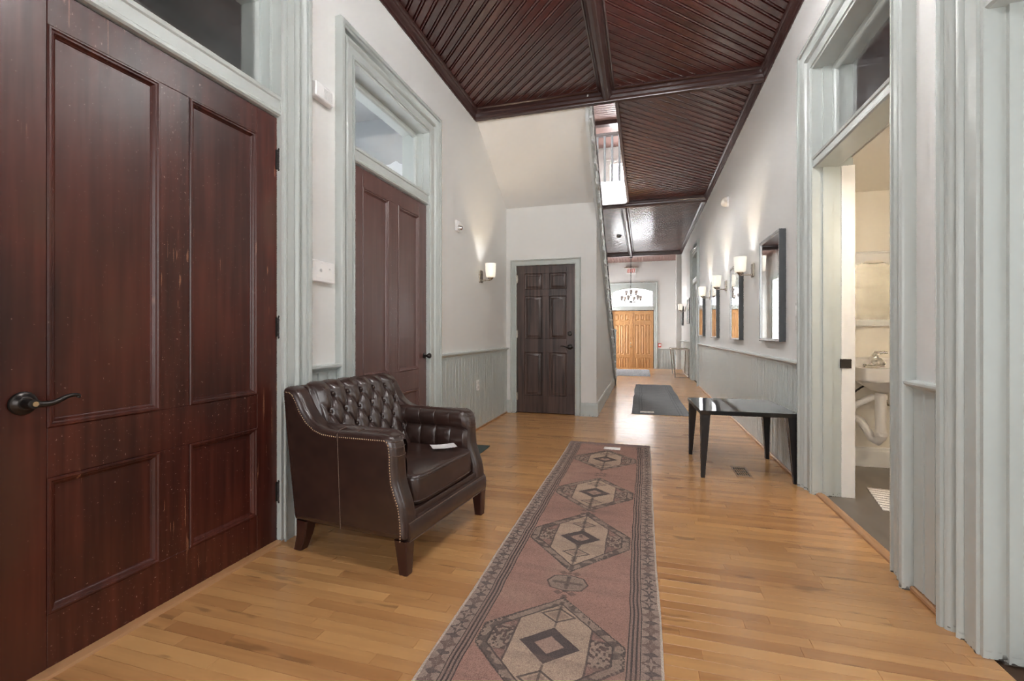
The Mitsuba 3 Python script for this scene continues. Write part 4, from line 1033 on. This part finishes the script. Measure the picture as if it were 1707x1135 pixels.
# front rail
FR = [(-.05, .168), (.030, .168), (.037, .185), (.040, .215), (.037, .242), (.030, .258), (.020, .263), (.008, .266), (.008, .285), (.002, .296), (-.05, .298)]
m = prism(FR, -.424, .428, 'x')            # (f,z) along w
m.apply_transform(mapm((0, 1, 0), (1, 0, 0), (0, 0, 1), (0, 0, 0)))
part(ac, 'front_rail', X(m, CH), 'm_leather', 50)
part(ac, 'rail_piping', X(cat(tube([(.029, -.424, .260), (.029, 0, .260), (.029, .428, .260)], .003, 6), tube([(.033, -.424, .1695), (.033, 0, .1695), (.033, .428, .1695)], .003, 6)), CH), 'm_seam', 60)
def leg(f0, w0, f1, w1, a, b, zt=.175, tip=.0):
    """tapered square leg from (f0,w0) at the top to (f1,w1) on the floor"""
    V = []
    for z, f_, w_, h in ((0, f1, w1, b), (.004, f1, w1, b + .001), (zt * .5, (f0 + f1) / 2 + tip, (w0 + w1) / 2, (a + b) / 2), (zt, f0, w0, a)):
        c = h * .82
        V.append([(f_ + x, w_ + y, z) for x, y in ((-h, -c), (-c, -h), (c, -h), (h, -c), (h, c), (c, h), (-c, h), (-h, c))])
    g = np.array(V); n = 8
    m = grid(np.concatenate([g, g[:, :1]], 1))
    bot = mesh(g[0], [[0, 1, 2, 3], [0, 3, 4, 7], [4, 5, 6, 7]])
    return cat(m, bot)
for w in (-.405, .415):
    lg = part(ac, 'leg', X(leg(-.012, w, -.004, w, .038, .024), CH), 'm_leg', 35)
    part(lg, 'glide', X(trimesh.creation.cylinder(.024, .004, sections=16).apply_translation((-.004, w, .002)), CH), 'm_grayplastic', 30)
    lg = part(ac, 'leg', X(leg(-.662, w, -.705, w, .040, .026, tip=.008), CH), 'm_leg', 35)
    part(lg, 'glide', X(trimesh.creation.cylinder(.026, .004, sections=16).apply_translation((-.705, w, .002)), CH), 'm_grayplastic', 30)
# paper card on the seat
def card(k, c, size, ang, z, curl):
    a = np.linspace(-.5, .5, 13); b = np.linspace(-.5, .5, 9)
    A, B = np.meshgrid(a, b, indexing='ij')
    x, y = A * size[0], B * size[1]
    zz = z + curl * (2 * A) ** 2
    c_, s_ = math.cos(ang), math.sin(ang)
    m0 = np.stack([c[0] + c_ * x - s_ * y, c[1] + s_ * x + c_ * y, zz], -1)
    up, dn = grid(m0), grid(m0 - np.array([0, 0, .0012])); dn.invert()
    own(k, cat(up, dn), 'm_paper', True)
sc_ = thing('note_card', 'white paper card lying on the leather armchair seat', 'paper')
card(sc_, (-1.216, 2.650), (.155, .108), math.radians(36), .485, .004)
# ---- rugs and mats
def rug(k, corners, m, th=.008, nx=40, ny=160, uvfn=None, wob=.004, seed=1):
    """corners: (x0,x1) at the near end and far end with y; slightly wavy edges, real thickness"""
    (xa, xb, ya), (xc, xd, yc) = corners
    u = np.linspace(0, 1, nx); v = np.linspace(0, 1, ny)
    U, Vv = np.meshgrid(u, v, indexing='ij')
    y = ya + (yc - ya) * Vv
    wv = wob * (meshkit.noise(np.stack([Vv * 9, U * 0 + seed, U * 0], -1)) - .5) * 2
    x = (xa + (xc - xa) * Vv) * (1 - U) + (xb + (xd - xb) * Vv) * U + wv
    z = th + .0012 * (meshkit.noise(np.stack([x * 4, y * 5, 0 * x + seed], -1)) - .5)
    P = np.stack([x, y, z], -1)
    top = grid(P)
    uv = uvfn(U, y) if uvfn else np.stack([U, Vv], -1)
    ring = np.vstack([P[:, 0], P[1:, -1], P[::-1][1:, -1][:0], P[-1, ::-1][1:], P[::-1][1:, 0][:0]])
    edge = np.vstack([P[:, 0], P[-1, 1:], P[::-1, -1][1:], P[0, ::-1][1:]])
    low = edge.copy(); low[:, 2] = .0004
    sk = grid(np.stack([edge, low], 1))
    ue = np.vstack([uv[:, 0], uv[-1, 1:], uv[::-1, -1][1:], uv[0, ::-1][1:]])
    uvs = np.vstack([uv.reshape(-1, 2), np.repeat(ue, 2, axis=0)])
    scene[k] = mikit.ply(cat(top, sk), m, False, uv=uvs)
rg = thing('runner_rug', 'faded pink and brown patterned runner rug with medallions in the foreground', 'rug')
rug(rg, ((-.765, .070, .45), (-.772, .070, 5.04)), 'm_rug', .007, uvfn=lambda U, y: np.stack([(U - .5) * .840, y], -1))
rt = thing('rug_label', 'white paper tag on the far end of the patterned runner rug', 'paper')
own(rt, rbox(-.392, -.228, 4.765, 4.862, .0085, .0105, .0004), 'm_paper', False)
g2 = thing('runner_rug', 'plain charcoal grey runner rug farther down the hall', 'rug')
rug(g2, ((-.172, .655, 7.02), (-.172, .600, 11.05)), 'm_greyrug', .008, wob=.008, seed=5)
r3 = thing('rug_label', 'small white tag on the near corner of the charcoal runner rug', 'paper')
own(r3, rbox(-.045, .155, 7.12, 7.25, .0095, .0112, .0004), 'm_paper', False)
g3 = thing('door_mat', 'light grey speckled door mat before the front doors', 'mat')
rug(g3, ((-1.3, .19, 13.2), (-1.3, .19, 15.6)), 'm_speckmat', .010)
g4 = thing('floor_mat', 'dark floor mat showing its corner behind the armchair', 'mat')
rug(g4, ((-1.97, -1.56, 3.1), (-1.97, -1.56, 4.58)), 'm_darkmat', .008, nx=10, ny=20)
# ---- floor register
vt = thing('floor_vent', 'brown slotted floor register in front of the black table', 'floor vent')
part(vt, 'rim', cat(box(.752, .766, 4.18, 4.50, -.001, .004), box(.862, .876, 4.18, 4.50, -.001, .004), box(.766, .862, 4.18, 4.215, -.001, .004), box(.766, .862, 4.465, 4.50, -.001, .004)), 'm_vent', False)
part(vt, 'well', box(.766, .862, 4.215, 4.465, .0002, .0008), 'm_darkgap', False)
for i in range(5): 
    x = .782 + i * .0165
    part(vt, 'slat', rbox(x - .0045, x + .0045, 4.215, 4.465, .0008, .0036, .001), 'm_vent', False)
for y in (4.297, 4.382): part(vt, 'slat', rbox(.766, .862, y - .006, y + .006, .0008, .0038, .001), 'm_vent', False)
# ---- black table
tb = thing('side_table', 'low glossy black table with tapered legs beside the right wall', 'table')
ta = math.radians(2.0)
TB = mapm((math.cos(ta), math.sin(ta), 0), (-math.sin(ta), math.cos(ta), 0), (0, 0, 1), (.455, 4.065, 0))
LX, LY = .735, .80
part(tb, 'tabletop', X(rbox(0, LX, 0, LY, .525, .560, .003), TB), 'm_blackgloss', False)
def tleg(x, y, sx, sy, top=.072, bot=.030):
    V = []
    for z, h in ((0, bot), (.527, top)):
        V.append([(x, y, z), (x + sx * h, y, z), (x + sx * h, y + sy * h, z), (x, y + sy * h, z)])
    g = np.array(V)
    m = grid(np.concatenate([g, g[:, :1]], 1))
    if sx * sy < 0: m.invert()
    return cat(m, mesh(g[0], [[0, 1, 2, 3]]))
for x, sx in ((.008, 1), (LX - .008, -1)):
    for y, sy in ((.008, 1), (LY - .008, -1)):
        part(tb, 'leg', X(tleg(x, y, sx, sy), TB), 'm_black', False)
# ---- far console
cn = thing('console_table', 'narrow grey metal console table against the far right wall', 'console table')
part(cn, 'tabletop', rbox(.735, 1.195, 12.98, 14.22, .755, .775, .004), 'm_nickel', False)
for y in (13.02, 14.16):
    part(cn, 'leg_frame', cat(tube([(.765, y, .757), (.83, y, .012), (1.165, y, .012), (1.175, y, .757)], .016, 8)), 'm_nickel', False)
part(cn, 'stretcher', tube([(1.165, 13.02, .02), (1.165, 14.16, .02)], .014, 8), 'm_nickel', 60)
# ---- bathroom things
sk = thing('wall_sink', 'white wall-hung sink seen through the open bathroom door', 'sink')
sx0, sx1, sy0, sy1 = 1.735, 2.305, 4.385, 4.838
def sring(z, k, inset=0., e=.24, n=72):
    cx, cy = (sx0 + sx1) / 2, (sy0 + sy1) / 2
    out = []
    for t in np.linspace(0, 2 * np.pi, n, endpoint=False):
        c, s = math.cos(t), math.sin(t)
        out.append((cx + (sx1 - sx0) / 2 * k * math.copysign(abs(c) ** e, c), cy + (sy1 - sy0) / 2 * k * math.copysign(abs(s) ** e, s) + (.0 if s > 0 else 0), z))
    return out
L = [sring(.792, .90), sring(.80, .96), sring(.815, .99), sring(.90, 1.0), sring(.912, .99), sring(.914, .95), sring(.908, .86), sring(.87, .78, e=.6), sring(.80, .62, e=.8), sring(.765, .3, e=1.), sring(.763, .02, e=1.)]
g = np.array(L); part(sk, 'basin', grid(np.concatenate([g, g[:, :1]], 1)), 'm_porcelain', 40)
L = [sring(.795, .88, e=.6), sring(.76, .72, e=.8), sring(.715, .50, e=1.), sring(.69, .22, e=1.), sring(.688, .02, e=1.)]
g = np.array(L); part(sk, 'bowl_underside', grid(np.concatenate([g, g[:, :1]], 1)), 'm_porcelain', 60)
part(sk, 'backsplash', rbox(sx0 + .01, sx1 - .01, 4.79, 4.838, .86, .985, .014), 'm_porcelain', False)
part(sk, 'drain_pipe', tube([(2.02, 4.60, .69), (2.02, 4.60, .55), (2.02, 4.60, .36), (2.02, 4.605, .31), (2.01, 4.63, .275), (1.985, 4.67, .29), (1.965, 4.71, .35), (1.935, 4.75, .42), (1.90, 4.80, .45), (1.89, 4.838, .455)], [.04, .04, .04, .041, .04, .036, .034, .034, .034, .034], 16), 'm_pvc', 60, label='white plastic trap and drain')
part(sk, 'drain_collar', cat(trimesh.creation.cylinder(.047, .035, sections=20).apply_translation((2.02, 4.60, .655)), trimesh.creation.cylinder(.047, .03, sections=20).apply_translation((2.02, 4.60, .34))), 'm_pvc', 30)
part(sk, 'supply_pipe', cat(tube([(1.985, 4.62, .66), (1.93, 4.64, .625), (1.86, 4.66, .575), (1.825, 4.67, .54)], .027, 14), tube([(1.83, 4.665, .56), (1.825, 4.68, .50), (1.845, 4.70, .46)], [.036, .038, .026], 14)), 'm_pvc', 60)
part(sk, 'hose', tube(spline([(1.80, 4.80, .60), (1.835, 4.74, .625), (1.86, 4.70, .675), (1.92, 4.69, .73), (1.98, 4.70, .77)], 24), .008, 8), 'm_iron', 60, label='dark braided supply hose')
part(sk, 'hose', tube(spline([(2.17, 4.80, .56), (2.13, 4.76, .60), (2.11, 4.72, .68), (2.10, 4.70, .76)], 20), .008, 8), 'm_nickel', 60)
fc = part(sk, 'faucet', cat(rbox(1.945, 2.105, 4.70, 4.755, .905, .928, .01), tube(spline([(2.03, 4.73, .92), (2.03, 4.728, .965), (2.035, 4.70, .975), (2.045, 4.64, .955), (2.047, 4.615, .935)], 18), [.022] * 6 + [.017] * 12, 12), trimesh.creation.icosphere(2, .030).apply_translation((2.03, 4.73, .985))), 'm_chrome', 40, label='chrome single-handle faucet')
part(fc, 'handle', cat(tube([(2.03, 4.73, 1.0), (2.035, 4.715, 1.025), (2.075, 4.69, 1.035), (2.105, 4.68, 1.03)], [.024, .02, .011, .009], 10)), 'm_chrome', 60)
for k_ in [k_ for k_ in scene if k_.startswith(sk + '__') and any(w_ in k_ for w_ in ('pipe', 'collar', 'hose', 'faucet'))]:
    scene[k_]['to_world'] = T().translate([-.075, 0, 0])
bm = thing('bathroom_mirror', 'arched mirror in a white frame above the bathroom sink', 'mirror')
fp = Polygon([(1.775, 1.268), (2.185, 1.268), (2.185, 1.915), (1.775, 1.915)])
gp = Polygon(arch_poly(1.812, 2.147, 1.322, 1.788, 1.845))
part(bm, 'frame', trimesh.creation.extrude_polygon(fp.difference(gp), .03, engine='earcut').apply_transform(mapm((1, 0, 0), (0, 0, 1), (0, 1, 0), (0, 4.808, 0))), 'm_trimwhite', False)
part(bm, 'glass', trimesh.creation.extrude_polygon(gp.buffer(.004), .006, engine='earcut').apply_transform(mapm((1, 0, 0), (0, 0, 1), (0, 1, 0), (0, 4.822, 0))), 'm_mirror', False)
part(bm, 'top_molding', rbox(1.765, 2.195, 4.80, 4.838, 1.912, 1.932, .006), 'm_trimwhite', False)
part(bm, 'ledge', rbox(1.765, 2.195, 4.795, 4.838, 1.262, 1.276, .004), 'm_trimwhite', False)
for x in (1.825, 2.115): part(bm, 'screw', X(lathe([(0, 0), (.006, 0), (.005, .003), (0, .004)], 10), mapm((1, 0, 0), (0, 0, 1), (0, -1, 0), (x, 4.808, 1.885))), 'm_iron', 40)
hdl = [(1.92 + .055 * 2 * t, 0) for t in (0, 1)]
part(bm, 'arch_cap', X(lathe([(0, -.002), (.075, -.002), (.070, .006), (.03, .010), (0, .010)], 24), mapm((1, 0, 0), (0, 0, .17), (0, -1, 0), (1.98, 4.808, 1.838))), 'm_bathwall', 40, label='tan lens-shaped crest')
bmat = thing('bath_mat', 'white and grey striped mat on the bathroom floor', 'mat')
c4 = [np.array(q) for q in ((1.665, 4.155, 0), (2.30, 4.02, 0), (2.36, 3.36, 0), (1.56, 3.66, 0))]
u, v = np.meshgrid(np.linspace(0, 1, 16), np.linspace(0, 1, 16), indexing='ij')
P = ((1 - u)[..., None] * ((1 - v)[..., None] * c4[3] + v[..., None] * c4[0]) + u[..., None] * ((1 - v)[..., None] * c4[2] + v[..., None] * c4[1]))
P[..., 2] = .009
ed = np.vstack([P[:, 0], P[-1, 1:], P[::-1, -1][1:], P[0, ::-1][1:]]); lo = ed.copy(); lo[:, 2] = .001
uvt = np.stack([u, v], -1); ue = np.vstack([uvt[:, 0], uvt[-1, 1:], uvt[::-1, -1][1:], uvt[0, ::-1][1:]])
scene[bmat] = mikit.ply(cat(grid(P), grid(np.stack([ed, lo], 1))), 'm_bathmat', False, uv=np.vstack([uvt.reshape(-1, 2), np.repeat(ue, 2, axis=0)]))
bl = thing('ceiling_globe', 'unseen warm globe placed to light the bathroom', 'ceiling lamp')
part(bl, 'stem', tube([(2.2, 2.6, 2.46), (2.2, 2.6, 2.20)], .009, 8), 'm_nickel', 60)
part(bl, 'base', lathe([(0, 0), (.09, 0), (.08, -.03), (0, -.03)], 24, mapm((1, 0, 0), (0, 1, 0), (0, 0, 1), (2.2, 2.6, 2.48))), 'm_nickel', 40)
part(bl, 'globe', trimesh.creation.icosphere(2, .13).apply_translation((2.2, 2.6, 2.10)), 'm_white', True, **emit(BATH))
# ---- added fill globes over the near hall (above the view)
for x, y, dz, lab, c in ((-.4, 1.5, .16, 'added fill globe under the rib, above the front of the view', FILL_LAMP_A), (.3, 3.0, .28, 'added fill globe close under the boards right of the rib, just above the view', FILL_LAMP_B)):
    pd = thing('pendant_lamp', lab, 'added fill lamp')
    A = mapm((1, 0, 0), (0, 1, 0), (0, 0, 1), (x, y, dz))
    zc_ = 3.845 if x < 0 else ZC + .003
    part(pd, 'stem', tube([(x, y, zc_), (x, y, 3.34 + dz)], .010, 8), 'm_iron', 60)
    part(pd, 'canopy', lathe([(0, zc_ - dz), (.06, zc_ - dz), (.05, zc_ - dz - .03), (0, zc_ - dz - .035)], 20, A), 'm_iron', 40)
    part(pd, 'globe', lathe([(0, 3.05), (.06, 3.055), (.12, 3.09), (.16, 3.16), (.16, 3.22), (.11, 3.29), (.06, 3.33), (.055, 3.36), (0, 3.36)], 32, A), 'm_white', 40, **emit(c))
pd = thing('pendant_lamp', 'added fill globe hung out of view in the stairwell above the flight', 'added fill lamp')
part(pd, 'cord', tube([(-1.15, 7.3, ZT - .01), (-1.15, 7.3, 4.42)], .006, 8), 'm_iron', 60)
part(pd, 'globe', trimesh.creation.icosphere(2, .15).apply_translation((-1.15, 7.3, 4.28)), 'm_white', True, **emit(FILL_LAMP_STAIR))  # added fill, out of view behind the soffit
